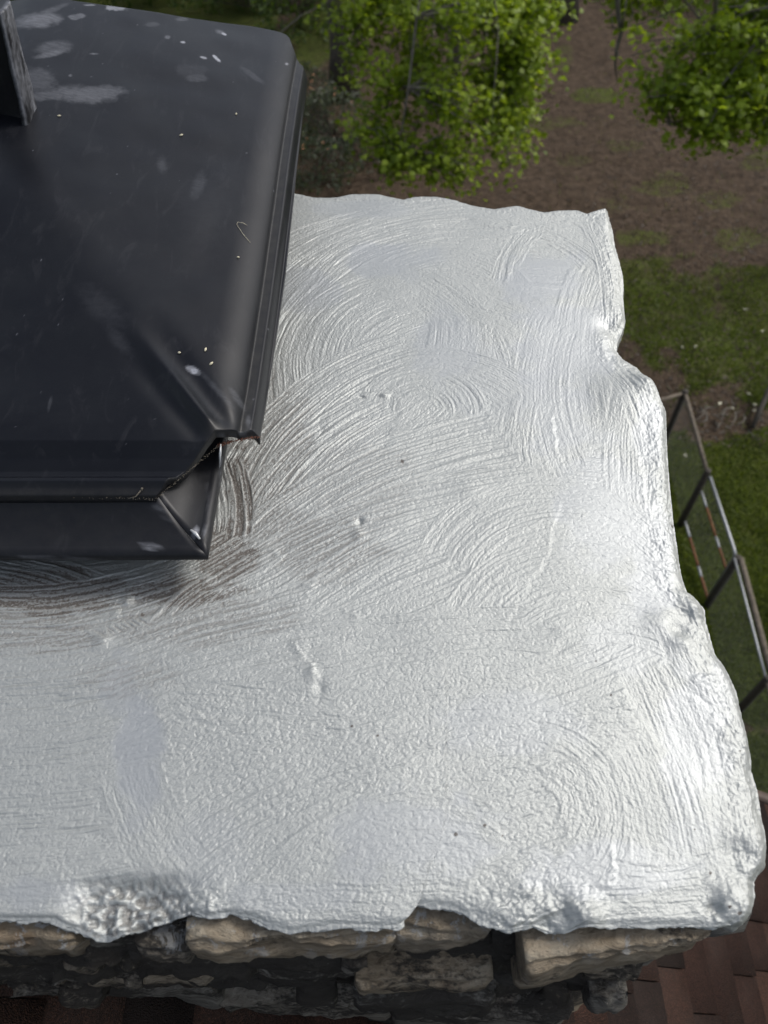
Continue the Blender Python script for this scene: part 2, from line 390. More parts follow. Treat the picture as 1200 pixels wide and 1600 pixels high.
# far zone
s_((520,322),(720,327),(930,342),.09,.8); s_((440,400),(600,332),(800,322),.10,.9,1.2); s_((700,335),(860,352),(965,440),.11,.9)
s_((430,480),(560,372),(880,352),.13,1.0,1.6); s_((486,428),(575,367),(800,346),.045,1.3,2.2)
s_((620,425),(720,402),(800,470),.09,.7,1.2); s_((785,445),(797,400),(832,352),.05,.7,1.2)
s_((560,430),(720,455),(900,470),.10,.45,.8); s_((760,640),(745,520),(660,440),.13,.35); s_((760,470),(860,520),(930,600),.13,.35,.7)
# arcs beside the cap
s_((505,440),(425,560),(445,700),.11,1.1,.8); s_((590,455),(490,560),(515,640),.12,.8,.8); s_((650,500),(570,565),(585,640),.06,.6,.8)
s_((620,660),(690,600),(720,500),.11,.3)
# right side, lengthways
s_((940,420),(915,560),(935,700),.11,.45,.8); s_((865,500),(846,640),(876,745),.09,.5,1.5); s_((1000,600),(995,760),(1020,920),.09,.6,.8)
s_((960,560),(1015,650),(1035,800),.07,.8,1.0); s_((930,340),(955,420),(965,520),.05,1.0,1.0); s_((790,620),(780,700),(800,800),.10,.6,.7)
# sweeps fanning out from the cap corner
s_((560,610),(650,580),(800,620),.11,.7); s_((395,780),(470,660),(640,560),.13,1.3,1.2); s_((600,640),(640,600),(720,640),.08,.8)
s_((380,880),(460,740),(600,640),.10,1.7,1.4); s_((345,940),(520,790),(790,690),.13,1.25,1.2); s_((350,720),(365,790),(350,880),.06,1.6,1.0)
s_((330,975),(560,840),(850,770),.12,1.35,1.2); s_((440,985),(640,860),(850,810),.10,1.2,1.1); s_((500,1030),(700,940),(880,860),.11,1.0,1.0)
s_((720,880),(820,800),(990,850),.12,.8,1.0); s_((760,900),(900,835),(1030,930),.11,.8,1.0); s_((760,980),(900,900),(1040,960),.12,.7,1.0)
# under the cap front
s_((-60,1010),(190,965),(430,860),.10,1.5,1.2); s_((-60,885),(100,920),(235,990),.08,1.5,1.4); s_((-60,950),(200,930),(380,850),.08,1.8,1.2); s_((260,1000),(290,960),(340,925),.07,1.4)
for i, y in enumerate((1055, 1110, 1160, 1215, 1265, 1320, 1370)):
    s_((-60, y + 14), (120, y), (270, y - 30), .09, 1.35 + .2 * (i % 2), .9, .9)
s_((165,1045),(310,1000),(500,950),.09,1.3,1.3); s_((190,1095),(360,1045),(560,1000),.10,1.2,1.3); s_((500,1045),(700,1022),(940,1000),.12,.9)
s_((250,1125),(400,1128),(540,1150),.09,.9,1.6,1.3); s_((520,1130),(700,1085),(900,1090),.11,.6,.8,1.1); s_((820,1110),(960,1065),(1090,1000),.12,.8)
s_((850,985),(970,960),(1080,1000),.08,.8,1.2); s_((300,1230),(420,1190),(560,1190),.11,.7,1.,1.4); s_((560,1250),(800,1200),(1080,1180),.12,.7,1.3,1.3)
s_((240,1400),(400,1290),(640,1200),.12,.8,.9,1.2); s_((380,1430),(560,1330),(760,1250),.12,.7,.8,1.2); s_((640,1440),(800,1340),(960,1300),.12,.7,1.2,1.2)
s_((910,1330),(925,1240),(860,1180),.08,.7,1.2,1.2); s_((200,1200),(225,1270),(300,1380),.07,.2,.4,.8); s_((480,1400),(600,1330),(760,1330),.11,.35,.7,1.0)
s_((1050,960),(1100,1060),(1150,1180),.07,.8); s_((1080,1100),(1135,1220),(1150,1350),.08,.6,.6); s_((1020,1040),(1065,1150),(1090,1300),.09,.6,.8)
s_((1000,1160),(1040,1260),(1060,1380),.09,.6,.8); s_((960,1395),(1060,1402),(1140,1380),.07,.8); s_((880,1435),(1000,1428),(1125,1418),.06,1.1,1.5)
s_((280,1440),(480,1428),(640,1438),.06,.5,.6,1.3); s_((-60,1425),(60,1425),(140,1410),.05,.4,.6)
for k, a in enumerate(ST): stroke(a[0], a[1], a[2], a[3], a[4], a[5], k + 1, a[6])

PU, PV = (lambda a: a)(proj((X, Y, np.zeros_like(X))))
smooth = np.zeros_like(X)
for (u, v, rx, ry, k) in [(610,405,90,30,.8),(470,450,60,35,.7),(850,430,80,50,.9),(880,540,80,90,.9),(700,540,50,60,.7),(870,640,60,80,.7),(760,600,60,60,.4),
    (1015,690,30,80,.9),(960,790,90,110,.75),(1020,860,40,120,.8),(980,1000,80,60,.5),(215,1190,38,100,1.0),(185,1070,30,50,.6),(640,1310,130,70,.8),
    (800,1130,120,50,.6),(1090,1160,55,120,.8),(1080,1290,50,70,.6),(940,1360,130,45,.8),(60,1395,90,30,.7),(330,1330,60,60,.3),(560,320,80,15,.5),(460,1400,110,25,.5),(1130,1060,25,60,.6)]:
    q = ((PU - u) / rx) ** 2 + ((PV - v) / ry) ** 2 + .55 * n2(PU / 38, PV / 26, 20) + .25 * n2(PU / 11, PV / 9, 21)
    smooth = np.maximum(smooth, k * sstep(1.35, .35, q))
Zs *= (1 - .45 * smooth)
# broad undulation, lumps, dents and creases
def gz(u, v, r, h, asp=1.0):
    c = at(u, v, 0); return h * np.exp(-(((X - c.x) / r) ** 2 + ((Y - c.y) / (r * asp)) ** 2))
Z = .0020 * n2(X / .2, Y / .2, 22) + .0006 * n2(X / .07, Y / .07, 23)
Z += -.012 * sstep(.0, 1., (Y - .95) / .5) - .006 * sstep(0, 1, (X - .2) / .2)
for a in [(1062,982,.012,-.006),(1066,1000,.014,.005),(1040,975,.02,.004),(985,620,.05,.01),(1010,600,.022,.010),(955,505,.018,-.008),(1085,945,.012,.006),(1075,960,.01,-.004),
          (885,1432,.010,-.007),(905,1425,.016,.007),(925,1440,.012,.006),(860,1450,.01,-.008),(820,1400,.025,.002),(1120,1420,.007,-.007),(1150,1405,.018,.007),(1165,1330,.012,-.006),(1175,1320,.02,.006),
          (1095,1050,.03,.003),(1060,1150,.03,-.002),(1080,1250,.04,.002),(600,618,.006,.0035,.6),(565,620,.005,-.003,.5),(562,815,.0045,-.0035,1.2),(560,835,.008,.0025),(470,1010,.008,.0012,2.0),(488,1050,.006,.0015,1.5),(500,1075,.006,-.002,1.5),
          (430,492,.006,.0025),(735,765,.02,.0012),(180,960,.008,.0012),(160,1000,.010,.002),(200,940,.006,.003)]:
    Z += gz(*a)
def crease(pts, wd, h, asym=0.7, seed=0):
    global Z
    q = np.array([tuple(at(u, v, 0))[:2] for u, v in pts]); best = np.full(len(X), 9.); sg = np.zeros(len(X)); along = np.zeros(len(X)); acc = 0; tot = sum(np.hypot(*(q[i+1]-q[i])) for i in range(len(q)-1))
    lo = q.min(0) - .05; hi = q.max(0) + .05; sel = np.nonzero((X > lo[0]) & (X < hi[0]) & (Y > lo[1]) & (Y < hi[1]))[0]; x = X[sel]; y = Y[sel]
    wob = .003 * n2(x / .012, y / .012, 24) + .0014 * n2(x / .004, y / .004, 25)
    b = np.full(len(sel), 9.); s2 = np.zeros(len(sel)); al = np.zeros(len(sel))
    for i in range(len(q) - 1):
        e = q[i+1] - q[i]; L = np.hypot(*e); t = np.clip(((x - q[i,0]) * e[0] + (y - q[i,1]) * e[1]) / L / L, 0, 1)
        dx = x - q[i,0] - t * e[0]; dy = y - q[i,1] - t * e[1]; d = np.hypot(dx, dy); m = d < b
        b = np.where(m, d, b); s2 = np.where(m, (e[0] * dy - e[1] * dx) / L, s2); al = np.where(m, acc + t * L, al); acc += L
    end = sstep(0, .25, al / tot) * sstep(0, .25, 1 - al / tot)
    s2 = s2 + wob
    step = .6 * h * np.exp(-np.abs(s2 / wd)) * np.where(s2 > 0, -asym, 1.0) * (1 - np.exp(-(s2 / (wd * .35)) ** 2)) * end * np.exp(-(np.maximum(b - wd * 2.5, 0) / wd) ** 2)
    Z[sel] += step
crease([(540,618),(575,612),(600,609),(640,628)], .005, .0022); crease([(490,425),(560,375),(640,352),(830,350)], .006, .0014)
crease([(865,640),(868,680),(880,725)], .005, .002); crease([(560,345),(600,352),(610,362)], .005, .0012); crease([(785,445),(797,400)], .005, .0012)
crease([(760,1190),(870,1192),(950,1175),(1040,1178)], .006, .0018); crease([(270,1105),(340,1122),(440,1125)], .006, .002); crease([(180,1100),(300,1130),(400,1160)], .004, .001)
crease([(450,985),(480,1030),(510,1080)], .006, .0013); crease([(880,760),(860,860),(760,1030)], .006, .001); crease([(745,880),(840,845)], .005, .0012)
crease([(1070,1060),(1110,1052),(1140,1060)], .007, .0026); crease([(1060,1070),(1120,1110),(1160,1170)], .008, .002); crease([(985,575),(1010,600),(1030,635)], .008, .004)
crease([(935,500),(955,560),(985,610),(1000,640)], .008, .003); crease([(1000,690),(1010,760),(1020,800)], .006, .002); crease([(870,1420),(895,1412),(910,1425),(912,1448)], .006, .004)
crease([(1125,1445),(1115,1425),(1135,1400)], .006, .006); crease([(1165,1375),(1160,1340),(1150,1310)], .008, .005); crease([(960,1300),(965,1370),(940,1400)], .005, .0018)
crease([(800,1330),(870,1310),(930,1290)], .006, .0012); crease([(940,370),(965,440),(960,500)], .008, .003); crease([(1150,1150),(1180,1230),(1185,1290)], .006, .003)
crease([(-20,1268),(60,1262),(80,1265)], .004, .002); crease([(80,960),(180,955),(235,900)], .008, -.0022); crease([(790,352),(860,372),(930,400)], .006, .0018)
# broken hollow on the near edge, where paint runs over bare rubble
cx = at(200, 1430, 0)
hole = np.exp(-(((X - cx.x) / .050) ** 4 + ((Y - cx.y) / .030) ** 4))
Z -= hole * (.015 + .005 * n2(X / .012, Y / .012, 26))
Zs += hole * .003 * n2(X / .009, Y / .009, 27) + hole * .002 * n2(X / .004, Y / .004, 28)
rubble = np.exp(-(((X - at(820, 1430, 0).x) / .075) ** 2 + ((Y - at(820, 1430, 0).y) / .028) ** 2)) + np.exp(-(((X - at(290, 1425, 0).x) / .04) ** 2 + ((Y - at(290, 1425, 0).y) / .02) ** 2))
Zs += .7 * rubble * (.0012 * n2(X / .0028, Y / .0028, 46) + .0022 * n2(X / .011, Y / .009, 29) + .0012 * n2(X / .005, Y / .004, 30))
# rough outer margin
marg = sstep(.07, .0, dR) + .6 * sstep(.06, 0, dB)
Zs += .72 * marg * (.0007 * n2(X / .013, Y / .018, 31) + .0008 * n2(X / .005, Y / .007, 32) + .0009 * n2(X / .0026, Y / .0032, 45))
# rounded edge
er = np.clip(dE, 0, 1)
frn = sstep(.03, .0, dF - np.minimum(dR, dB))
wdt = (.009 + .005 * n2(X / .06, Y / .06, 33)) * (1 - .65 * frn)
Z -= (.011 - .0075 * frn) * np.exp(-(er / wdt) ** 1.5)
Zt = (Z + Zs)
Vt = np.stack([X, Y, Zt], 1)
# dark cap reflection painted into valleys close to the cap; broken hollow darkened too
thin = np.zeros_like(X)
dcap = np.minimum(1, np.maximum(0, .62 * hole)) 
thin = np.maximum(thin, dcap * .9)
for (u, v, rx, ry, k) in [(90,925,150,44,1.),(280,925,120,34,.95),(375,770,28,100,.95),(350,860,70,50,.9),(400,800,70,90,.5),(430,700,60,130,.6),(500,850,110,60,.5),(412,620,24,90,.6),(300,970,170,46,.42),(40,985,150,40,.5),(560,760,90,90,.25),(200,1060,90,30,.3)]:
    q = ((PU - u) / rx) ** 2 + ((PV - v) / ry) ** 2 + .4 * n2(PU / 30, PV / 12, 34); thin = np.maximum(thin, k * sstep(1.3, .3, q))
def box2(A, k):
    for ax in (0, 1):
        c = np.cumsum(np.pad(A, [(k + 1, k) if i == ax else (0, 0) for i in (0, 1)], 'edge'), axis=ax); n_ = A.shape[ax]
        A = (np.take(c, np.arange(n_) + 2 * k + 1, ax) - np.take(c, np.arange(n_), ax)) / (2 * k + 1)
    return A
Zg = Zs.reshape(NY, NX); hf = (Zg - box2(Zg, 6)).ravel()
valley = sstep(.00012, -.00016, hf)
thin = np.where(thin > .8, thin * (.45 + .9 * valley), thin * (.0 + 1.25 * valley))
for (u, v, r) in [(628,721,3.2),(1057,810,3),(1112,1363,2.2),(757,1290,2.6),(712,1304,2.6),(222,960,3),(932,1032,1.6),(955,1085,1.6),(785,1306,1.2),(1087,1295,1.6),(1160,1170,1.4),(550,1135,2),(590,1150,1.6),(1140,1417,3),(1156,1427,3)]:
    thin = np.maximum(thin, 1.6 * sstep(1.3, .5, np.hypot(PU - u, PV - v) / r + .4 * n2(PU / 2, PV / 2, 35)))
# skirt hanging from the outline
per = np.r_[np.arange(NX), (np.arange(1, NY) * NX + NX - 1), (NY - 1) * NX + np.arange(NX - 2, -1, -1)]
pp = Vt[per]; tx = np.gradient(blur(pp[:, 0], 15)); ty = np.gradient(blur(pp[:, 1], 15)); ln = np.hypot(tx, ty) + 1e-9
nx_, ny_ = ty / ln, -tx / ln
arcp = np.r_[0, np.cumsum(np.hypot(*np.diff(pp[:, :2], axis=0).T))]
KS = 16; rows = []; isF = np.r_[np.ones(NX), np.zeros(len(per) - NX)]; isF = blur(isF, 41)
dep = .055 * (1 - isF) + .004 * isF; dep = dep * (1 + .35 * n2(arcp / .03, arcp * 0, 36) + .2 * n2(arcp / .008, arcp * 0, 37))
for k in range(1, KS + 1):
    f = k / KS; o_ = .004 * math.sin(f * math.pi) - (.012 * (1 - isF) + .010 * isF) * f ** 2.2
    o_ = o_ + (.0025 * n2(arcp / .012, arcp * 0 + k * .3, 38) + .0012 * n2(arcp / .004, arcp * 0 + k * .7, 39)) * min(1, f * 3)
    rows.append(np.stack([pp[:, 0] + nx_ * o_, pp[:, 1] + ny_ * o_, pp[:, 2] - dep * f], 1))
Vs = np.concatenate([Vt] + rows); n0 = len(Vt); m = len(per)
Q = grid_quads(NY, NX)
a = np.arange(m - 1); Qs = []
for k in range(KS):
    up = per if k == 0 else n0 + (k - 1) * m + np.arange(m); dn = n0 + k * m + np.arange(m)
    Qs.append(np.stack([up[:-1], dn[:-1], dn[1:], up[1:]], 1))
Q = np.concatenate([Q] + Qs)
chim = thing('chimney', (0, .78, -8.2), 'stone chimney with a rough silver painted mortar top rising through the roof', 'chimney')
me = mesh_np('crown', Vs, Q)
attr(me, 'smooth', np.r_[smooth, np.zeros(len(Vs) - n0)]); attr(me, 'thin', np.r_[thin, np.zeros(len(Vs) - n0)])  # 'thin' holds the painted dark cap reflection, darkened hollow and specks
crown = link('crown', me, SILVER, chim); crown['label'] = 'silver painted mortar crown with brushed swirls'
del Vs, Q, me

# ------------------------------------------------------------------ chimney: stonework
st = MB(); SOOT = []
def slab(x0, x1, yf0, yf1, yb, zt0, zt1, zb, tone=.8, soot=.3, rough=.006, res=.007, seed=0, tilt=0.0):
    n = (max(3, int(abs(x1 - x0) / res)), max(3, int(min(.05, abs(yb - yf0)) / res)), max(3, int(abs(zt0 - zb) / res)))
    V, Qd = boxgrid(n); fx, fy, fz = V.T
    fy2 = fy ** 1.6
    x = x0 + (x1 - x0) * fx; yf = yf0 + (yf1 - yf0) * fx; y = yf + (yb - yf) * fy2
    zt = zt0 + (zt1 - zt0) * fx - tilt * (1 - fy); z = zb + (zt - zb) * fz
    r = .007   # rounding of arrises
    ex = np.minimum(fx, 1 - fx) * (x1 - x0); ey = np.abs(y - yf); ez = np.minimum(fz, 1 - fz) * abs(zt0 - zb)
    rd = lambda a, b: r * np.clip(1 - a / r, 0, 1) ** 2 * np.clip(1 - b / r, 0, 1) * .8
    y = y + rd(ez, ey) + rd(ex, ey); z = z - np.where(fz > .5, 1, -1) * rd(ey, ez)
    p = np.stack([x, y, z], 1) + seed * 3.1
    A_ = np.array([.5, .8, 2.2])
    nn = rough * (1.5 * n3(p * A_, .07, 1) + .9 * n3(p * A_, .024, 2) + .5 * n3(p, .01, 3)) + .004 * n3(p * np.array([1, .3, .4]), .05, 12) * (fy < .5)
    y = y - nn * 1.1; x = x + rough * .6 * n3(p, .04, 4); z = z + rough * 1.0 * (n3(p, .05, 5) + .5 * n3(p, .012, 6))
    st.add(np.stack([x, y, z], 1), Qd, None, tone); SOOT.append(np.full(len(V), soot, np.float32))
def xy(u, v, z): p = at(u, v, z); return p.x, p.y
def ledge(u0, v0, u1, v1, z, zb, tone, soot, yb=.17, **k):
    a = xy(u0, v0, z); b = xy(u1, v1, z); slab(a[0], b[0], a[1], b[1], yb, z, z, zb, tone, soot, **k)
# first row just below the paint (lit, tan)
ledge(-260,1478, -60,1480, -.016,-.11,.9,.25, seed=1); ledge(-55,1482,112,1478,-.015,-.085,.95,.22,seed=2); ledge(116,1470,212,1470,-.034,-.10,.3,.6,seed=3)
ledge(205,1480,300,1484,-.034,-.09,.6,.6,seed=64,res=.005); ledge(288,1486,622,1474,-.017,-.066,1.,.36,seed=4,res=.005); ledge(612,1466,770,1462,-.020,-.075,.8,.35,seed=6,res=.005)
ledge(774,1476,836,1480,-.06,-.14,.1,.95,seed=7); ledge(822,1524,1122,1462,-.020,-.11,.95,.34,seed=8,res=.005,rough=.005)
for (ua, ub, vf) in ((-260, 130, 1478), (130, 380, 1476), (380, 620, 1474), (620, 900, 1478), (895, 1060, 1474)):
    ledge(ua, vf + 6, ub + 6, vf + 4, -.07, -.30, .35, .8, seed=40 + ua, res=.005, rough=.012)
for i in range(26):
    rq = random.Random(100 + i); ua = rq.uniform(-60, 960); wq = rq.uniform(25, 90); zq = rq.uniform(-.30, -.06); vq = 1478 + 260 * min(-zq, .34) + rq.uniform(-4, 10)
    ledge(ua, vq, ua + wq, vq + rq.uniform(-6, 6), zq, zq - rq.uniform(.015, .05), rq.uniform(.2, .9), rq.uniform(.45, .95), seed=200 + i, res=.004, rough=.008)
# dark face stones and lower ledges
ledge(-260,1486,-20,1488,-.115,-.30,.3,.9,seed=9); ledge(-18,1492,180,1490,-.09,-.25,.25,1.0,seed=10); ledge(182,1488,368,1490,-.105,-.20,.3,.95,seed=11)
ledge(372,1493,548,1492,-.075,-.36,.15,1.0,seed=12,res=.006); ledge(553,1535,768,1538,-.10,-.17,1.,.36,seed=13,res=.005); ledge(770,1520,990,1500,-.125,-.33,.1,1.0,seed=14)
ledge(120,1532,330,1534,-.215,-.29,.9,.45,seed=15); ledge(-200,1546,120,1546,-.27,-.40,.4,.6,seed=16); ledge(122,1549,336,1552,-.31,-.45,.3,.6,seed=17)
ledge(552,1556,780,1566,-.19,-.33,.2,.8,seed=18); ledge(340,1566,610,1572,-.385,-.55,.45,.5,seed=19); ledge(612,1580,900,1592,-.345,-.60,.35,.55,seed=20)
ledge(-260,1566,336,1568,-.47,-.9,.2,.9,seed=21); ledge(560,1580,800,1600,-.56,-1.1,.2,.9,seed=22)
# remaining courses: random stones on all four sides down the stack
rs = random.Random(3)
XR, YB, YFc = float(at(1050,759,0).x) - .035, 1.36, .14
z = -.50
while z > -3.2:
    hgt = rs.uniform(.10, .2); x = -.95
    while x < XR - .02:
        wd = rs.uniform(.16, .4); x1 = min(x + wd, XR)
        if z < -.6: slab(x + .006, x1 - .006, YFc - rs.uniform(.015, .04), YFc - rs.uniform(.015, .04), .2, z, z, z - hgt + .012, rs.random(), rs.uniform(.2, .8), res=.03, seed=rs.randint(30, 900))
        x = x1
    z -= hgt
z = -.05
while z > -3.2:
    hgt = rs.uniform(.09, .2); y = .13
    while y < YB:
        y1 = min(y + rs.uniform(.18, .4), YB); o_ = rs.uniform(.0, .025)
        slab(XR - .12, XR + o_, y + .006, y + .006, y1 - .006, z, z, z - hgt + .012, rs.random(), rs.uniform(.2, .7), res=.03, seed=rs.randint(30, 900)); y = y1
    x = -.95
    while x < XR:
        x1 = min(x + rs.uniform(.18, .4), XR); slab(x + .006, x1 - .006, YB - .1, YB - .1, YB + rs.uniform(0, .025), z, z, z - hgt + .012, rs.random(), rs.uniform(.2, .7), res=.03, seed=rs.randint(30, 900)); x = x1
    z -= hgt
slab(-.96, XR - .02, .15, .15, YB - .03, -.022, -.022, -8.2, .15, .9, res=.08, rough=.004, seed=999)
o = st.build('stonework', STONE, chim, aname='tone'); attr(o.data, 'soot', np.concatenate(SOOT)); o['label'] = 'rough tan and dark ledge stones under the paint'

# ------------------------------------------------------------------ chimney cap
cap = thing('rain_cap', (-.55, .95, .0), 'black sheet chimney cap with pressed ridges, pale smudges and paint flecks', 'chimney cap')
Z0 = .096; YFl = float(at(120, 776, Z0).y)                # front lid edge
c1 = at(240, 780, Z0); c2 = at(342, 698, Z0); c3 = at(405, 681, Z0 - .004); XRl = c3.x
c4 = at(480, 118, Z0 + .058); YB1 = c4.y; c5 = at(457, 44, Z0 + .10); YBe = c5.y
0 and print('lid', YFl, tuple(c1), tuple(c2), tuple(c3), tuple(c4), YBe, 'crown back', at(450,297,0))
NLx, NLy = 420, 560
yq = np.r_[np.linspace(YFl, c3.y, 120, endpoint=False), np.linspace(c3.y, YB1, 360, endpoint=False), np.linspace(YB1, YBe, 80)]
def xright(y):
    xr = np.interp(y, [YFl, c2.y, c3.y, (c3.y + c4.y) / 2 * .9, YB1], [c1.x, c2.x, c3.x, (c3.x + c4.x) / 2 + .003, c4.x])
    xb = np.interp(y, [YB1, YB1 + .02, YBe - .03, YBe - .01, YBe], [c4.x, c4.x - .014, c5.x, c5.x - .006, c5.x - .02]); return np.where(y > YB1, xb, xr)
def xr_ideal(y): return np.interp(y, [c3.y, YB1], [c3.x, c4.x])
LXL = -1.05
sx = np.r_[np.linspace(0, .55, 90, endpoint=False), np.linspace(.55, 1, NLx - 90)]
gx = LXL + (xright(yq)[:, None] - LXL) * sx[None, :]; gy = np.repeat(yq[:, None], NLx, 1)
dr = xr_ideal(gy) - gx; df = gy - YFl; db = YBe - gy; dl = gx - LXL
def pR(d):
    t_ = np.clip((d - .021) / .045, 0, 1)
    return np.interp(d, [0, .003, .006, .008, .021], [-.008, .002, .0085, .0108, .0116]) + .020 * (1 - (1 - t_) ** 2) ** .62 + np.interp(d, [.021, .2, .4, .6], [0, .040, .086, .128])
pF = lambda d: np.interp(d, [0, .002, .010, .015, .020, .027, .036, .050, .066, .09, .25, .45, .7], [-.008, .0, .004, .010, .010, .003, .002, .010, .024, .030, .064, .108, .142])
pB = lambda d: np.interp(d, [0, .004, .012, .03, .06, .2], [.02, .040, .056, .074, .10, .26])
def bl2(f, d): h_ = .0008 + .05 * sstep(.07, .25, d); return (f(d - h_) + f(d) + f(d + h_) + f(d - h_ / 2) + f(d + h_ / 2)) / 5
def smin(a, b, k): h = np.clip(.5 + .5 * (b - a) / k, 0, 1); return b * (1 - h) + a * h - k * h * (1 - h)
zr = smin(bl2(pR, dr), bl2(pR, dl + .0), .015); zf = smin(bl2(pF, df), pB(db), .015)
gz_ = smin(zr, zf, .012)
# pressed ridge running up the hip from the cut corner
def hipridge(px, py, dx, dy, L):
    l = math.hypot(dx, dy); dx /= l; dy /= l
    a_ = (gx - px) * dx + (gy - py) * dy; s_c = (gx - px) * dy - (gy - py) * dx
    wv = .008 + .018 * np.clip(a_, 0, 1); e = sstep(-.01, .015, a_) * sstep(L, L * .2, a_)
    return e * (.0085 * np.exp(-(s_c / wv) ** 2) - .004 * np.exp(-((np.abs(s_c) - 2.3 * wv) / (1.3 * wv)) ** 2))
e2 = at(215, 515, .165)
gz_ += hipridge(c2.x, c2.y, e2.x - c2.x, e2.y - c2.y, .23)
gz_ += .058 * sstep(0, 1, (gy - c3.y) / (YB1 - c3.y)) * np.ones_like(gx)      # gentle rise away from the camera
gz_ += .0016 * n2(gx / .11, gy / .13, 50) * sstep(.05, .12, np.minimum(dr, df)) + .0008 * n2(gx / .04, gy / .05, 51) * sstep(.05, .1, np.minimum(dr, df))
gz_ += .0009 * n2(gy / .06, gx / .3, 52)
gz_ += Z0
VL = np.stack([gx.ravel(), gy.ravel(), gz_.ravel()], 1)
per = np.r_[np.arange(NLx), (np.arange(1, NLy) * NLx + NLx - 1), (NLy - 1) * NLx + np.arange(NLx - 2, -1, -1), np.arange(NLy - 2, 0, -1) * NLx]
low = []; cen = np.array([-.6, 1.0, 0])
for k, (dz, inn) in enumerate([(.002, 0), (.007, .0005), (.0085, .003), (.007, .006)]):
    q = VL[per].copy(); cc = np.where((q[:, 1] < c3.y + .002) & (q[:, 0] > c1.x - .004), 1 + .9 * sstep(0, .03, q[:, 0] - c1.x), 1.0); d = q[:, :2] - cen[:2]; d /= np.linalg.norm(d, axis=1)[:, None]; q[:, :2] -= d * inn; q[:, 2] -= dz * cc; low.append(q)
n0 = len(VL); m = len(per); Vl = np.concatenate([VL] + low); Qs = [grid_quads(NLy, NLx)]
for k in range(4):
    up = per if k == 0 else n0 + (k - 1) * m + np.arange(m); dn = n0 + k * m + np.arange(m)
    Qs.append(np.stack([up, dn, np.roll(dn, -1), np.roll(up, -1)], 1))
me = mesh_np('lid', Vl, np.concatenate(Qs))
pu, pv = proj((Vl[:, 0], Vl[:, 1], Vl[:, 2]))
smu = np.zeros(len(Vl))
def sm(u, v, rx, ry, k, rot=0, soft=.6, wob=.3):
    global smu
    c, s = math.cos(R(rot)), math.sin(R(rot)); a = ((pu - u) * c + (pv - v) * s) / rx; b = (-(pu - u) * s + (pv - v) * c) / ry
    q = np.sqrt(a * a + b * b) + wob * n2(pu / 9, pv / 6, 60) * .5 + wob * .3 * n2(pu / 3, pv / 2, 61)
    smu = np.maximum(smu, k * sstep(1.1, 1.1 - soft, q))
for a in [(60,32,42,13,.42,-6),(75,18,40,5,.22,-20),(120,26,14,5,.34,-8,.3),(85,75,34,12,.22,-8),(80,84,28,6,.34,-12),(60,125,32,22,.18,10),(130,148,62,16,.30,4,.7),(150,146,45,14,.28,-4,.5),(72,150,40,9,.22,0),
          (188,10,30,6,.75,-3,.5,.6),(140,8,12,1.6,.6,0,.5,.6),(280,5,20,3,.6,0,.6,.5),(260,14,18,6,.22,-6),(285,30,12,4,.20),(238,38,14,4,.12),(308,122,20,7,.13,0,.5),(300,110,30,12,.06),(395,118,26,5,.10,35),(253,258,10,16,.12,0,.8),(310,290,14,34,.10,18,.9),
          (350,53,4.5,2,1.4,25,.4),(344,50,10,4,.35,15,.9),(286,66,4.5,2,1.2,10,.4),(338,91,9,2.4,1.5,42,.3),(318,90,6,2,.9,15,.5),(448,100,3,2,.9),(262,58,5,3,.4),(420,45,3,1,.6,50),(146,84,8,1.5,.35),
          (300,578,14,6,.75,28,.4),(303,580,6,4,1.4,20,.3),(340,610,50,6,.12,48,.9),(372,625,24,6,.14,55),(388,660,5,14,.22,0,.8),(160,480,60,26,.05,40,.9),(185,530,40,14,.06,50,.9),(78,630,3,14,.10,12),(330,320,60,120,.025,20,1.),
          (350,690,10,8,.45,0,.6,.8),(375,680,26,5,.25,-12,.7,.8),(110,118,3,2,.3)]: sm(*a)
for _ in range(45):
    u, v = random.uniform(0, 440), random.uniform(10, 740)
    sm(u, v, random.uniform(.6, 1.2), random.uniform(.5, .9), random.uniform(.2, .6), 0, .5)
dust_sheen = np.zeros(len(Vl)); dust_sheen[:n0] = np.maximum(sstep(.012, .0, np.abs(df.ravel() - .004)) * .55, sstep(.007, .004, np.abs(dr.ravel() - .0155)) * .95)  # front edge dust, plus a painted sheen strip on the rim ledge
dust_sheen = np.maximum(dust_sheen, sstep(.02, 0, np.hypot(Vl[:, 0] - c2.x, Vl[:, 1] - c2.y)) * .9); dust_sheen[n0:] = .35
attr(me, 'smudge', smu); attr(me, 'dust_sheen', dust_sheen); lid = link('lid', me, BLACK, cap)

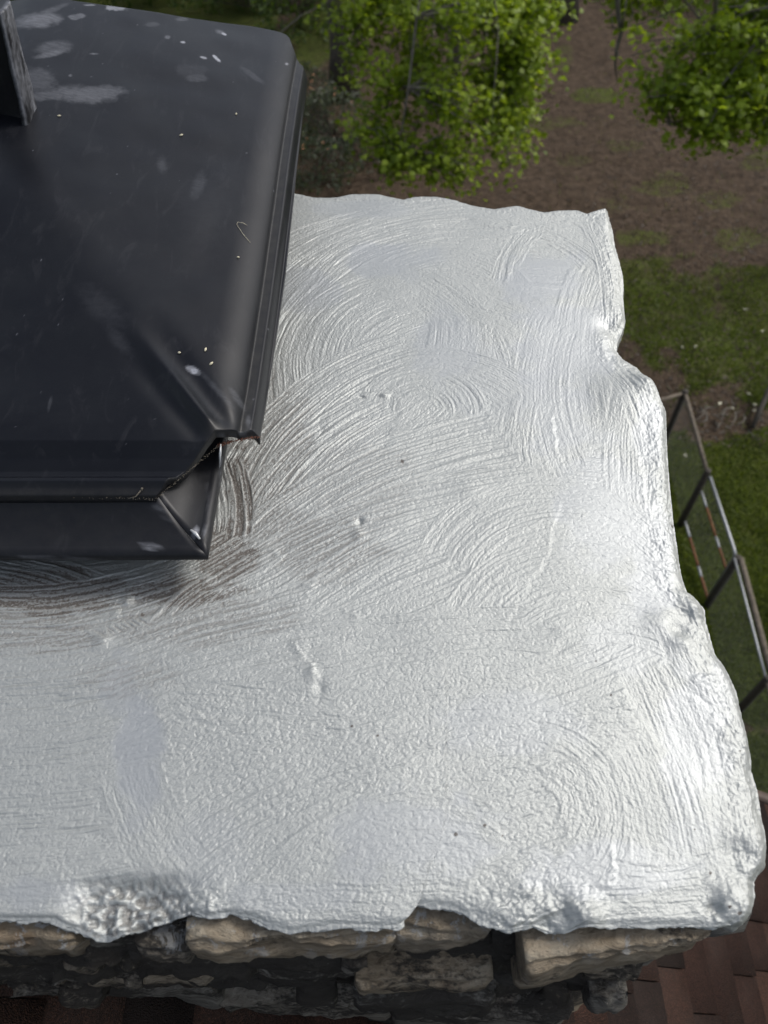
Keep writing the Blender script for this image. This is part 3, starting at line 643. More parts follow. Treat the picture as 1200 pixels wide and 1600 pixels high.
# lower skirt with mitred corner and rolled lip
zi, zo = Z0 - .004, .062
k1 = at(240, 782, zi); k2 = at(308, 852, zo)                    # inner and outer mitre points
YS, XS = k2.y, k2.x; INY, INX = k1.y + .012, k1.x + .0
lipr = .0095
prof = []                                                       # (outward offset from the inner line, z)
for f in np.linspace(0, 1, 12): prof.append((f, zi + (zo - zi) * f - .006 * math.sin(math.pi * f), 0))
for a_ in np.linspace(100, -60, 12): prof.append((1, zo - lipr + math.sin(R(a_)) * lipr, math.cos(R(a_)) * lipr + .003))
prof.append((1, zo - .024, .002)); prof.append((1, zo - .024, -.010))
YSb, INYb = YBe + (YFl - YS), YBe - (INY - YFl); XLs, INXl = LXL - .05, LXL + .02
def skirt_side(fr_a, to_a, n, ext):     # fr_a/to_a: inner and outer corner points, ext: outward direction
    V = []
    for i in range(n + 1):
        t = i / n
        for (f, z_, off) in prof:
            pa = (fr_a[0][0] + (fr_a[1][0] - fr_a[0][0]) * f, fr_a[0][1] + (fr_a[1][1] - fr_a[0][1]) * f)
            pb = (to_a[0][0] + (to_a[1][0] - to_a[0][0]) * f, to_a[0][1] + (to_a[1][1] - to_a[0][1]) * f)
            da = (fr_a[2][0] * off, fr_a[2][1] * off); db_ = (to_a[2][0] * off, to_a[2][1] * off)
            x = pa[0] + da[0] + (pb[0] + db_[0] - pa[0] - da[0]) * t; y = pa[1] + da[1] + (pb[1] + db_[1] - pa[1] - da[1]) * t
            V.append((x, y, z_))
    V = np.array(V); w_ = .0012 * n2(V[:, 0] / .09 + V[:, 1] / .09, V[:, 0] * 0 + 3, 62); V[:, 2] += w_
    return V, grid_quads(n + 1, len(prof))
cor = {'fr': ((INX, INY), (XS, YS), (1, -1)), 'fl': ((INXl, INY), (XLs, YS), (-1, -1)), 'br': ((INX, INYb), (XS, YSb), (1, 1)), 'bl': ((INXl, INYb), (XLs, YSb), (-1, 1))}
for a_, b_, g in (('fl', 'fr', (-.0003, -.0002)), ('fr', 'br', (.0003, .0004)), ('br', 'bl', (0, .0005)), ('bl', 'fl', (-.0005, 0))):
    V, Qd = skirt_side(cor[a_], cor[b_], 90, None); V[:, 0] += g[0]; V[:, 1] += g[1]; V[:, 2] += (0 if a_ == 'fl' else -.0006)
    me = mesh_np('skirt', V, Qd)
    uu, vv = proj((V[:, 0], V[:, 1], V[:, 2])); s2 = np.zeros(len(V))
    for (u, v, rx, ry, k) in [(312,832,9,4,1.3),(236,855,11,6,.45),(345,725,1.8,22,.9),(248,790,10,6,.25),(262,806,12,8,.12),(325,800,3,50,.10),(120,874,60,3,.2),(60,870,40,3,.2)]:
        q = np.hypot((uu - u) / rx, (vv - v) / ry) + .5 * n2(uu / 3, vv / 3, 63); s2 = np.maximum(s2, k * sstep(1.1, .4, q))
    attr(me, 'smudge', s2); attr(me, 'dust_sheen', .25 + 0 * s2)
    so_ = link('skirt', me, BLACK, cap); md = so_.modifiers.new('thick', 'SOLIDIFY'); md.thickness = .0012; md.offset = -1
# dirt packed into the seams
def crumbs(name, pts, n, r, mat, spread=.002, seed=1):
    rr = random.Random(seed); mb = MB(); pts = [Vector(p) for p in pts]
    for _ in range(n):
        i = rr.randrange(len(pts) - 1); p = pts[i].lerp(pts[i + 1], rr.random()) + Vector((rr.gauss(0, spread), rr.gauss(0, spread), rr.gauss(0, spread * .3)))
        q = r * rr.uniform(.4, 1.3); V = [(p.x + a * q * rr.uniform(.6, 1.2), p.y + b * q * rr.uniform(.6, 1.2), p.z + c * q * .7) for a, b, c in ((1,0,0),(0,1,0),(-1,0,0),(0,-1,0),(0,0,1),(0,0,-1))]
        mb.add(V, None, [(0,1,4),(1,2,4),(2,3,4),(3,0,4),(1,0,5),(2,1,5),(3,2,5),(0,3,5)])
    return mb.build(name, mat, cap)
s1 = at(342,696,Z0+.004); s0 = at(243,780,Z0-.002)
crumbs('seam_dirt', [s1, s1.lerp(s0, .5), s0], 170, .0007, DIRTM, .0009, 1)
crumbs('seam_dirt', [s0, at(160, 777, Z0 - .003), at(0, 772, Z0 - .003)], 130, .0006, DIRTM, .0011, 2)
crumbs('rust_stain', [s1, at(360, 690, Z0 + .002), at(404, 682, Z0)], 260, .0011, RUSTD, .0014, 3)
dm = MB(); dm.tube([at(345, 694, Z0 + .006), at(344, 708, Z0 + .002), at(343, 730, Z0 - .02)], [.0008, .0016, .0006], 6)
dmm = m_plain('dried_silver_drip', (.5, .51, .51), .45, .3, .2, 300, .0005); dm.build('paint_drip', dmm, cap); dm = MB(); dm.tube([at(298, 828, .068), at(306, 834, .067), at(312, 842, .066)], [.0012, .0022, .0014], 6)
dm.build('paint_drip', dmm, cap)
# flue body under the cap
V, Qd = boxgrid((10, 10, 3)); fb = V * np.array([LXL + 1.0, 1, 1]); x0, x1 = LXL + .06, INX - .055; y0, y1 = INY + .07, YBe - .12
fb = np.stack([x0 + (x1 - x0) * V[:, 0], y0 + (y1 - y0) * V[:, 1], -.03 + (.118) * V[:, 2]], 1)
link('flue_collar', mesh_np('flue_collar', fb, Qd, smooth=False), DARKIN, cap)
# upright bracket at the left of the lid: rounded box, scuffed outer face
pb = at(47, 203, .180)
def lidz(x, y):
    i = np.argmin(np.abs(VL[:, 0] - x) + np.abs(VL[:, 1] - y)); return VL[i, 2]
for _ in range(4): pb = at(47, 203, lidz(pb.x, pb.y))
V, Qd = boxgrid((24, 24, 60)); bx, by, bz = V.T
wx, wy, hz = .075, .060, .17; rr_ = .011
lx = (bx - 1) * wx; ly = by * wy
cx_ = np.clip(lx, -wx + rr_, -rr_); cy_ = np.clip(ly, rr_, wy - rr_); ddx, ddy = lx - cx_, ly - cy_; dl_ = np.hypot(ddx, ddy); k_ = np.where(dl_ > rr_, rr_ / np.maximum(dl_, 1e-6), 1)
lx, ly = cx_ + ddx * k_, cy_ + ddy * k_
lz = -.02 + bz * hz
taper = 1 - .25 * bz; X3 = pb.x - .004 + lx * taper + .020 * bz; Y3 = pb.y + ly * taper + .008 * bz; Z3 = pb.z + lz
nz = .0012 * n3(np.stack([X3, Y3, Z3], 1), .02, 9)
X3 = X3 + nz; Y3 = Y3 + nz
rec = sstep(.1, .2, bx) * sstep(.1, .2, 1 - bx) * sstep(.12, .16, bz) * (by < .01) * .018; Y3 = Y3 + rec
me = mesh_np('bracket', np.stack([X3, Y3, Z3], 1), Qd)
p3 = np.stack([X3, Y3, Z3], 1); sc = sstep(.86, .97, bx) * (.30 + .5 * np.clip(n3(p3 * np.array([1, 1, .25]), .008, 10) + .5 * n3(p3, .004, 11), -.6, 1)) + .5 * sstep(.93, 1, bx) * sstep(.1, .0, by)
attr(me, 'smudge', np.clip(sc, 0, 1)); attr(me, 'dust_sheen', np.full(len(p3), .3)); br = link('bracket', me, BLACK, cap); br['label'] = 'scuffed upright black bracket'

# small things lying on the cap
def on_lid(u, v, lift=.0012):
    p = at(u, v, .15)
    for _ in range(6): p = at(u, v, lidz(p.x, p.y) + lift)
    return p
for k, (u, v, a_) in enumerate([(283,211,30),(321,546,80),(330,568,50),(92,181,0),(280,551,0),(369,178,60),(372,402,0)]):
    p = on_lid(u, v); mb = MB(); d = Vector((math.cos(R(a_)), math.sin(R(a_)), .1)); L = .0032 if k < 4 else .002
    mb.tube([p - d * L, p - d * L * .5, p + d * L * .3, p + d * L], [.0004, .0013, .0015, .0004], 8)
    o = mb.build('seed', SEEDM); tag(o, 'tiny pale dry seed on the cap, ' + ('right of the big grey smudge', 'upper of two just above the bright fleck', 'lower of two just above the bright fleck', 'below the big grey smudge by the bracket', 'left of the bright fleck near the ridge', 'near the upper right rim', 'beside the hooked thread')[k], 'seed', 'dry seeds on the cap')
mb = MB(); mb.tube([on_lid(391,379), on_lid(380,366), on_lid(370,351), on_lid(371,347,.004), on_lid(379,348,.003), on_lid(386,352)], .00028, 5)
tag(mb.build('thread', SEEDM), 'fine pale hooked thread lying near the right rim of the cap', 'thread')
mb = MB(); q = Z0 - .002; mb.tube([at(200,779,q), at(212,776,q+.003), at(222,764,q+.008)], [.0005, .0006, .0009], 6); mb.tube([at(221,766,q+.007), at(222,762,q+.009)], [.0014, .0012], 6)
tag(mb.build('twig', DIRTM), 'tiny dry stalk caught in the seam along the front of the cap', 'twig')

# ------------------------------------------------------------------ house roof beneath
ZR0, TR = -.64, .80
def roofz(x): return ZR0 - TR * x
d_ = ray(1200, 1262); kk = (ZR0 - H) / (d_[2] + TR * d_[0]); YR = d_[1] * kk; print('roof edge Y', YR, 'x', d_[0] * kk)
house = thing('house', (0, -2.5, -8.2), 'house whose brown asphalt shingle roof spreads below the chimney', 'house')
rm = MB(); cs = math.cos(math.atan(TR)); sn = math.sin(math.atan(TR)); rr = random.Random(11)
XRD = -.95; EAVE = 3.4
def shingles(sign):
    n = int((EAVE - XRD) / cs / .098)
    for i in range(n):
        s0_ = i * .098; y = -5.0 + rr.uniform(-.2, 0)
        while y < YR + .02:
            w_ = rr.choice([.10, .14, .18, .22, .27, .33]) * rr.uniform(.85, 1.15); y1 = min(y + w_, YR + .02)
            if y1 - y < .02: break
            lift = rr.choice([0, 0, .004]); tn = min(1, max(0, rr.gauss(.55, .28))); g = .0015
            pts = []
            for (s_a, hh) in ((s0_ - .01, .001), (s0_ + .098, .008 + lift), (s0_ + .098, .0)):
                for yy in (y + g, y1 - g):
                    xx = XRD + sign * s_a * cs; zz = roofz(XRD) - s_a * sn; pts.append((xx + sign * hh * sn, yy + rr.uniform(-.001, .001), zz + hh * cs))
            # side faces close the tab edges
            pts += [(XRD + sign * (s0_ - .01) * cs, y + g, roofz(XRD) - (s0_ - .01) * sn - .001), (XRD + sign * (s0_ - .01) * cs, y1 - g, roofz(XRD) - (s0_ - .01) * sn - .001)]
            Qd = [(0, 2, 3, 1), (2, 4, 5, 3), (0, 6, 4, 2), (1, 3, 5, 7)]
            if sign < 0: Qd = [tuple(reversed(q_)) for q_ in Qd]
            rm.add(pts, Qd, None, tn); y = y1
shingles(1); shingles(-1)
xe = XRD + (EAVE - XRD)
for sgn in (1, -1):
    xx = XRD + sgn * (EAVE - XRD); zz = roofz(XRD) - (EAVE - XRD) * TR
    rm.add([(XRD, -5.05, roofz(XRD) - .004), (xx, -5.05, zz - .004), (xx, YR + .015, zz - .004), (XRD, YR + .015, roofz(XRD) - .004)], [(0, 1, 2, 3) if sgn > 0 else (3, 2, 1, 0)], None, .02)
rm.build('roof', SHINGLE, house, smooth=False, aname='tone')
tb = MB()
for sgn in (1, -1):
    xx = XRD + sgn * (EAVE - XRD); zz = roofz(XRD) - (EAVE - XRD) * TR; a0, a1 = YR + .016, YR + .045
    V, Qd = boxgrid((1, 1, 1)); V = V.copy(); P_ = []
    for (f, g, h_) in V: P_.append((XRD + (xx - XRD) * f, a0 + (a1 - a0) * g, roofz(XRD) + (zz - roofz(XRD)) * f + .002 - .18 * (1 - h_)))
    tb.add(P_, Qd)
tb.build('rake_board', TRIM, house, smooth=False)
wb = MB(); hw = EAVE - XRD - .4
wb.add([(XRD - hw, YR - .12, -8.25), (XRD + hw, YR - .12, -8.25), (XRD + hw, YR - .12, roofz(XRD) - hw * TR - .03), (XRD, YR - .12, roofz(XRD) - .03), (XRD - hw, YR - .12, roofz(XRD) - hw * TR - .03),
        (XRD - hw, -4.8, -8.25), (XRD + hw, -4.8, -8.25), (XRD + hw, -4.8, roofz(XRD) - hw * TR - .03), (XRD, -4.8, roofz(XRD) - .03), (XRD - hw, -4.8, roofz(XRD) - hw * TR - .03)],
       [(1, 0, 5, 6), (0, 1, 2, 4), (6, 5, 9, 7), (2, 1, 6, 7), (0, 4, 9, 5)], [(4, 2, 3), (7, 9, 8)])
wb.build('wall', WALLM, house, smooth=False)

# ------------------------------------------------------------------ yard
GZ = -8.2
def G(u, v, z=GZ): return at(u, v, z)
NG = 420
gx1 = np.linspace(-14, 20, NG); gy1 = np.linspace(-6, 42, NG + 120)
GX, GY = np.meshgrid(gx1, gy1)
Xf, Yf = GX.ravel(), GY.ravel()
def grass_amt(x, y):
    f = np.maximum(y * CP - (GZ - H) * SP, .5); u = 600 + FPX * x / f; v = 800 - FPX * (y * SP + (GZ - H) * CP) / f
    g = np.full_like(x, .10)
    for (a, b, rx, ry, k) in [(1150,800,160,150,1.0),(1150,1000,170,170,1.0),(1080,900,120,200,.9),(1060,500,130,90,.72),(1150,560,140,60,.66),(1000,440,80,50,.55),(930,148,50,14,.55),(1170,380,60,30,.45),(1010,375,60,18,.5),(960,320,40,18,.35),(500,60,60,60,.7),(1040,290,60,22,.42),(900,250,40,16,.40),(1120,310,50,20,.40),(1180,250,40,20,.45),(980,230,40,14,.38),(880,90,20,30,.4),(1180,460,80,50,.7),(860,190,60,12,.4),(1300,700,160,200,1.)]:
        q = ((u - a) / rx) ** 2 + ((v - b) / ry) ** 2 + .5 * n2(u / 34, v / 20, 70); g = np.maximum(g, k * sstep(1.25, .35, q))
    for (a, b, rx, ry, k) in [(1140,655,90,24,.9),(1190,400,30,20,.8),(1040,553,26,9,.7),(990,545,12,8,.4),(1010,395,60,12,.6)]:
        q = ((u - a) / rx) ** 2 + ((v - b) / ry) ** 2 + .5 * n2(u / 24, v / 12, 71); g = g * (1 - k * sstep(1.2, .4, q))
    far = np.hypot(x, y) > 30
    return np.where((v > 1150) | (x < -3), .8, g), u, v
ga, _, _ = grass_amt(Xf, Yf)
zz = GZ + .05 * n2(Xf / 1.3, Yf / 1.3, 72) + .03 * n2(Xf / .4, Yf / .4, 73)
inner = mesh_np('ground', np.stack([Xf, Yf, zz], 1), grid_quads(NG + 120, NG)); attr(inner, 'grass', ga)
go = link('ground', inner, GROUND); tag(go, kind='structure')
mb = MB(); a0, a1, b0, b1 = -14, 20, -6, 42; W_ = 900
mb.add([(-W_, -W_, GZ - .03), (W_, -W_, GZ - .03), (W_, W_, GZ - .03), (-W_, W_, GZ - .03), (a0 + .3, b0 + .3, GZ - .12), (a1 - .3, b0 + .3, GZ - .12), (a1 - .3, b1 - .3, GZ - .12), (a0 + .3, b1 - .3, GZ - .12)],
       [(0, 1, 5, 4), (1, 2, 6, 5), (2, 3, 7, 6), (3, 0, 4, 7)], None, .8)
far = mb.build('ground', GROUND, smooth=False, aname='grass'); tag(far, kind='structure')

# grass blades where the lawn is seen
def scatter_region(n, us, vs):
    u = rng.uniform(*us, n); v = rng.uniform(*vs, n); x = (u - 600) / FPX; y = -(v - 800) / FPX
    dz = -SP + y * CP; k = (GZ - H) / dz; return x * k, (CP + y * SP) * k
gp = [scatter_region(60000, (950, 1260), (600, 1260)), scatter_region(26000, (900, 1260), (400, 640)), scatter_region(9000, (820, 1260), (100, 420))]
bx_ = np.concatenate([g[0] for g in gp]); by_ = np.concatenate([g[1] for g in gp])
ga, _, _ = grass_amt(bx_, by_); keep = (ga + rng.normal(0, .18, len(ga)) + .35 * n2(bx_ / .25, by_ / .25, 74)) > .48; bx_ = bx_[keep]; by_ = by_[keep]; nb = len(bx_)
hgt = rng.uniform(.03, .09, nb); an = rng.uniform(0, 6.28, nb); le = rng.normal(0, .5, nb); wd = rng.uniform(.005, .011, nb)
gz0 = GZ + .05 * n2(bx_ / 1.3, by_ / 1.3, 72) + .03 * n2(bx_ / .4, by_ / .4, 73) - .004
ca, sa = np.cos(an), np.sin(an); tipx = bx_ + le * hgt * 1.6 * sa; tipy = by_ - le * hgt * 1.6 * ca
V = np.stack([np.stack([bx_ - wd * ca, by_ - wd * sa, gz0], 1), np.stack([bx_ + wd * ca, by_ + wd * sa, gz0], 1), np.stack([tipx, tipy, gz0 + hgt], 1)], 1).reshape(-1, 3)
me = mesh_np('grass', V, None, np.arange(nb * 3).reshape(-1, 3), False); tn = np.clip(rng.normal(.45, .22, nb) + .25 * n2(bx_ / .5, by_ / .5, 75), 0, 1); attr(me, 'tone', np.repeat(tn, 3))
GRASSM = m_leaf('grass_blade', (.04, .055, .008), (.085, .12, .015), (.15, .19, .035))
tag(link('grass', me, GRASSM), kind='stuff', label='short patchy green grass growing over the yard', cat='grass')
# leaf litter
u_ = scatter_region(20000, (440, 1260), (-20, 700)); lx_, ly_ = u_; nl = len(lx_); an = rng.uniform(0, 6.28, nl); sz = rng.uniform(.012, .04, nl)
lz_ = GZ + .05 * n2(lx_ / 1.3, ly_ / 1.3, 72) + .03 * n2(lx_ / .4, ly_ / .4, 73) + .012
q = []
for k in range(4):
    a_ = an + k * math.pi / 2; q.append(np.stack([lx_ + np.cos(a_) * sz * (1 if k % 2 else .55), ly_ + np.sin(a_) * sz * (1 if k % 2 else .55), lz_ + rng.uniform(-.008, .012, nl)], 1))
V = np.stack(q, 1).reshape(-1, 3); me = mesh_np('leaf_litter', V, np.arange(nl * 4).reshape(-1, 4), None, False)
attr(me, 'tone', np.repeat(np.clip(rng.normal(.3, .22, nl), 0, 1), 4))
LITTER = m_leaf('leaf_litter', (.03, .019, .012), (.075, .048, .030), (.14, .095, .06))
tag(link('leaf_litter', me, LITTER), kind='stuff', label='brown fallen leaves lying over bare soil', cat='leaf litter')

# ------------------------------------------------------------------ trees
ang = [90, 62, 48, 20, 2, -38, -90, -142, 178, 160, 132, 118]
rad = [1.0, .50, .86, .45, .78, .40, .35, .40, .78, .45, .86, .50]
LEAF = np.array([(math.cos(R(a_)) * r_, math.sin(R(a_)) * r_ + .15, 0) for a_, r_ in zip(ang, rad)] + [(0, .12, 0)], np.float64)
LT = np.array([(12, i, (i + 1) % 12) for i in range(12)])
OV = np.array([(0, -.8, 0), (.33, -.1, 0), (.26, .5, 0), (0, 1, 0), (-.26, .5, 0), (-.33, -.1, 0), (0, 0, .0)], np.float64)
OT = np.array([(6, i, (i + 1) % 6) for i in range(6)])
def leaves(P, size, shape='maple', droop=.6, seed=0):
    r = np.random.default_rng(seed); n = len(P); base, T = (LEAF, LT) if shape == 'maple' else (OV, OT)
    b = np.repeat(base[None], n, 0); b[:, :, 2] += -.22 * np.abs(b[:, :, 0]) ** 1.3 * r.uniform(.3, 1.6, (n, 1))
    sz = size * r.uniform(.55, 1.25, n); b *= sz[:, None, None]
    a1 = r.uniform(0, 6.283, n); a2 = r.normal(0, .45, n) ; a3 = r.normal(-.35, .4, n) * droop * 2
    def rot(b, ax, a_):
        c, s = np.cos(a_)[:, None], np.sin(a_)[:, None]; i, j = [(1, 2), (0, 2), (0, 1)][ax]; o = b.copy(); o[:, :, i] = b[:, :, i] * c - b[:, :, j] * s; o[:, :, j] = b[:, :, i] * s + b[:, :, j] * c; return o
    b = rot(b, 0, a3); b = rot(b, 1, a2); b = rot(b, 2, a1)
    V = (b + P[:, None]).reshape(-1, 3); k = len(base)
    TT = (T[None] + (np.arange(n) * k)[:, None, None]).reshape(-1, 3)
    return V, TT, k
GREEN = m_leaf('maple_leaf', (.085, .13, .010), (.20, .28, .018), (.36, .45, .05))
DGREEN = m_leaf('dark_leaf', (.025, .045, .008), (.05, .085, .014), (.09, .14, .02))
GGREEN = m_leaf('grey_green_leaf', (.030, .040, .022), (.050, .066, .036), (.08, .10, .055))
def tree(name, base, top, blobs, nleaf, size, label, mat, cat='tree', trunk_r=.16, seed=0, shape='maple', twigs=260, limbs=9, bare=0, group=None, barkm=None):
    r = random.Random(seed); nr = np.random.default_rng(seed + 50)
    root = thing(name, base, label, cat, group)
    base, top = Vector(base), Vector(top); tk = MB(); path = []
    off = Vector((r.uniform(-.2, .2), r.uniform(-.2, .2), 0))
    for i in range(9):
        f = i / 8; path.append(base.lerp(top, f) + off * math.sin(f * 3.1) + Vector((r.gauss(0, .03), r.gauss(0, .03), 0)))
    tk.tube(path, [trunk_r * (1.25 - 1.0 * (i / 8)) * (1.25 if i == 0 else 1) for i in range(9)], 10)
    cs_ = np.array([b[:3] for b in blobs]); rs_ = np.array([b[3:6] for b in blobs]); wt = rs_.prod(1) ** .6; wt /= wt.sum()
    lims = []
    for i in range(limbs):
        j = nr.choice(len(blobs), p=wt); d = nr.normal(size=3); d /= np.linalg.norm(d); tip = Vector(cs_[j] + d * rs_[j] * r.uniform(.5, .85))
        f = r.uniform(.35, .95); s0_ = path[int(f * 8)]; mid = s0_.lerp(tip, .5) + Vector((r.gauss(0, .2), r.gauss(0, .2), r.uniform(.0, .5)))
        pts = []
        for k in range(9):
            t = k / 8; pts.append(s0_ * (1 - t) ** 2 + mid * 2 * t * (1 - t) + tip * t * t + Vector((r.gauss(0, .04), r.gauss(0, .04), r.gauss(0, .04))) * (1 if 0 < k < 8 else 0))
        tk.tube(pts, [trunk_r * .36 * (1 - t / 8.6) + .006 for t in range(9)], 6); lims.append(pts)
    allp = np.array([tuple(p) for l in lims for p in l]); tips = []; lp = []
    for i in range(twigs):
        j = nr.choice(len(blobs), p=wt); d = nr.normal(size=3); d /= np.linalg.norm(d); rr_2 = nr.uniform(.3, 1.0) ** .5 * (1.28 if nr.random() < .25 else 1); tip = cs_[j] + d * rs_[j] * rr_2
        if n3(tip[None], .55, 20 + seed % 5)[0] < -.02 and i > 20: continue
        dd = np.linalg.norm(allp - tip, axis=1); s0_ = allp[np.argmin(dd)]
        mid = (s0_ + tip) / 2 + nr.normal(0, .08, 3) + np.array([0, 0, .1]); pts = []
        for k in range(6):
            t = k / 5; pts.append(Vector(s0_ * (1 - t) ** 2 + mid * 2 * t * (1 - t) + tip * t * t + nr.normal(0, .015, 3)))
        tk.tube(pts, [.012 * (1 - t / 6) + .003 for t in range(6)], 4, cap=False)
        nk = int(nleaf / twigs * nr.uniform(.5, 1.5)); t = nr.uniform(.35, 1.08, nk)[:, None]
        q = s0_ * (1 - t) ** 2 + mid * 2 * t * (1 - t) + tip * t * t; spread = .05 + .09 * t; q = q + nr.normal(0, 1, (nk, 3)) * spread * np.array([1.3, 1.3, .7]); lp.append(q)
    for i in range(bare):
        j = nr.choice(len(blobs), p=wt); tip = Vector(cs_[j] + nr.normal(0, .6, 3) * rs_[j]); s0_ = Vector(allp[nr.integers(len(allp))]); pts = [s0_.lerp(tip, k / 5) + Vector(nr.normal(0, .04, 3)) for k in range(6)]
        tk.tube(pts, [.014 * (1 - t / 6) + .003 for t in range(6)], 5)
    tk.build('trunk', barkm or BARK, root)
    P_ = np.concatenate(lp); V, TT, k = leaves(P_, size, shape, seed=seed)
    me = mesh_np('crown', V, None, TT, False); attr(me, 'tone', np.repeat(np.clip(nr.normal(.5, .2, len(P_)) + .25 * n3(P_, .4, 30), 0, 1), k))
    link('crown', me, mat, root); return root
def blob(u, v, Yd, ru, rv, rd=1.2):      # crown lobe centred on the direction of (u, v) at distance Y
    p = at_y(u, v, Yd); f = p.y * CP - (p.z - H) * SP
    return (p.x, p.y, p.z, ru * f / FPX, rd, rv * f / FPX * 1.0)
LIGHTBARK = m_plain('pale_bark', (.15, .135, .115), .95, 0, .4, 16, .01)
bs = [blob(690,60,13,120,90,1.3), blob(620,130,12.6,90,70,1.1), blob(760,150,12.4,90,80,1.1), blob(690,200,12.0,100,60,1.), blob(640,235,11.6,60,35,.7), blob(800,215,11.8,45,50,.7), blob(810,60,13,60,70,1.), blob(560,40,13.4,55,50,.9), blob(690,-140,13.6,230,150,1.8), blob(740,265,11.3,50,24,.5), blob(600,175,12,60,50,.8), blob(850,20,12.6,30,50,.6)]
tree('maple_tree', tuple(G(705, 165)), (1.2, 14.6, 1.8), bs, 30000, .076, 'bright green maple tree whose leafy crown hangs just beyond the middle of the silver crown', GREEN, 'tree', .14, 5, twigs=620, limbs=16, bare=26, barkm=LIGHTBARK)
bs = [blob(1080,40,9.8,90,60,.9), blob(1150,100,9.4,80,60,.9), blob(1110,140,9.2,70,45,.7), blob(1065,190,9.0,26,42,.4), blob(1015,70,9.8,34,40,.5), blob(1180,175,9.2,40,40,.5), blob(1230,60,9.8,90,110,1.), blob(1120,-120,10.4,200,140,1.6), blob(1000,125,9.5,24,24,.4), blob(1090,185,9.0,30,22,.4), blob(1250,180,9.4,50,50,.6), blob(1190,20,9.6,60,50,.8), blob(1070,218,8.9,16,20,.3), blob(1010,150,9.2,16,22,.3), blob(1140,205,9.0,26,16,.3), blob(990,40,9.8,24,40,.4)]
tree('maple_tree', (8.6, 13.2, GZ), (7.4, 12.0, 1.6), bs, 22000, .066, 'bright green maple tree at the top right with pointed leaves drooping over bare soil', GREEN, 'tree', .15, 9, twigs=420, limbs=14, bare=26, barkm=LIGHTBARK)
p = G(537, 150); bs = [(p.x - 1.5, p.y + .6, GZ + 6.6, 3.0, 2.0, 1.5), (p.x + 1.5, p.y + 1, GZ + 7.2, 3.0, 2.0, 1.6)]
tree('shade_tree', (p.x, p.y, GZ), (p.x - .1, p.y + .3, GZ + 8.5), bs, 5000, .10, 'dark trunked tree standing to the left behind the first maple', DGREEN, 'tree', .26, 12, twigs=160, limbs=8)
p = G(880, 30); bs = [(p.x, p.y + .6, GZ + 7.6, 3.4, 2.0, 1.6)]
tree('shade_tree', (p.x, p.y, GZ), (p.x + .2, p.y + .3, GZ + 9.0), bs, 3500, .11, 'dark trunked tree far back in the gap between the two maples', DGREEN, 'tree', .30, 14, twigs=120, limbs=7)
# bare hanging branch beside the right maple
root = thing('dead_branch', at_y(968, 125, 9.9), 'bare grey dead branch hanging left of the right hand maple', 'branch')
mb = MB(); P_ = [at_y(u, v, 9.9 + .02 * i) for i, (u, v) in enumerate([(962,-60),(964,-10),(967,25),(971,50),(963,78),(961,100),(964,128)])]; mb.tube(P_, [.035, .03, .028, .024, .02, .014, .005], 7)
mb.tube([P_[3], at_y(975, 22, 9.8), at_y(980, -10, 9.7)], [.016, .012, .01], 6); mb.tube([P_[3], at_y(957, 42, 9.9), at_y(956, 20, 9.9)], [.012, .008, .004], 6); mb.tube([P_[4], at_y(969, 92, 9.8), at_y(972, 104, 9.8)], [.01, .007, .003], 6)
mb.build('branch', GREYBARK, root)
# shrubs at the left behind the cap
def shrub(name, blobs, nleaf, size, label, mat, seed, cat='shrub', spots=None):
    nr = np.random.default_rng(seed); root = thing(name, (blobs[0][0], blobs[0][1], GZ), label, cat); mb = MB(); L = []
    b0 = Vector((blobs[0][0], blobs[0][1], GZ))
    for b in blobs:
        c = np.array(b[:3]); r_ = np.array(b[3:])
        for i in range(14):
            d = nr.normal(size=3); d /= np.linalg.norm(d); tip = c + d * r_ * nr.uniform(.5, .95); s0_ = b0
            mb.tube([s0_, s0_.lerp(Vector(tip), .5) + Vector((0, 0, .08)), Vector(tip)], [.012, .008, .004], 5)
        n = int(nleaf * r_.prod() / sum(np.prod(q[3:]) for q in blobs)); d = nr.normal(size=(n, 3)); d /= np.linalg.norm(d, axis=1)[:, None]
        q = c + d * r_ * (nr.uniform(.45, 1.05, n) ** .5)[:, None]; q = q[(n3(q, .3, 40) > -.3)]; q = q[q[:, 2] > GZ + .02]; L.append(q)
    mb.build('stem', BARK, root); P_ = np.concatenate(L); V, TT, k = leaves(P_, size, 'oval', seed=seed)
    me = mesh_np('foliage', V, None, TT, False); attr(me, 'tone', np.repeat(np.clip(nr.normal(.5, .22, len(P_)), 0, 1), k)); link('foliage', me, mat, root)
    if spots:
        mb = MB(); pick = P_[nr.choice(len(P_), spots * 6)]; pick = pick[np.argsort(-pick[:, 2])][:spots]
        V, TT, k = leaves(pick + np.array([0, 0, .05]), .045, 'oval', seed=seed + 1); me = mesh_np('blossom', V, None, TT, False); link('blossom', me, m_plain('faded_orange', (.42, .20, .10), .8, 0, .3, 20, .001), root)
    return root
g1 = G(520, 215); g2 = G(590, 260); g3 = G(470, 120); g4 = G(500, 290); g5 = G(480, 175); g6 = G(440, 240)
shrub('rhododendron', [(g1.x, g1.y, GZ + .5, .9, .8, .6), (g2.x, g2.y, GZ + .4, .9, .6, .5), (g4.x, g4.y, GZ + .45, .8, .7, .55), (g5.x, g5.y, GZ + .5, .8, .7, .6), (g6.x, g6.y, GZ + .5, .8, .8, .6)], 7000, .06, 'dull grey green shrub dotted with faded orange blossom behind the cap', GGREEN, 31, spots=46)
g7 = G(470, 20); g8 = G(505, 60)
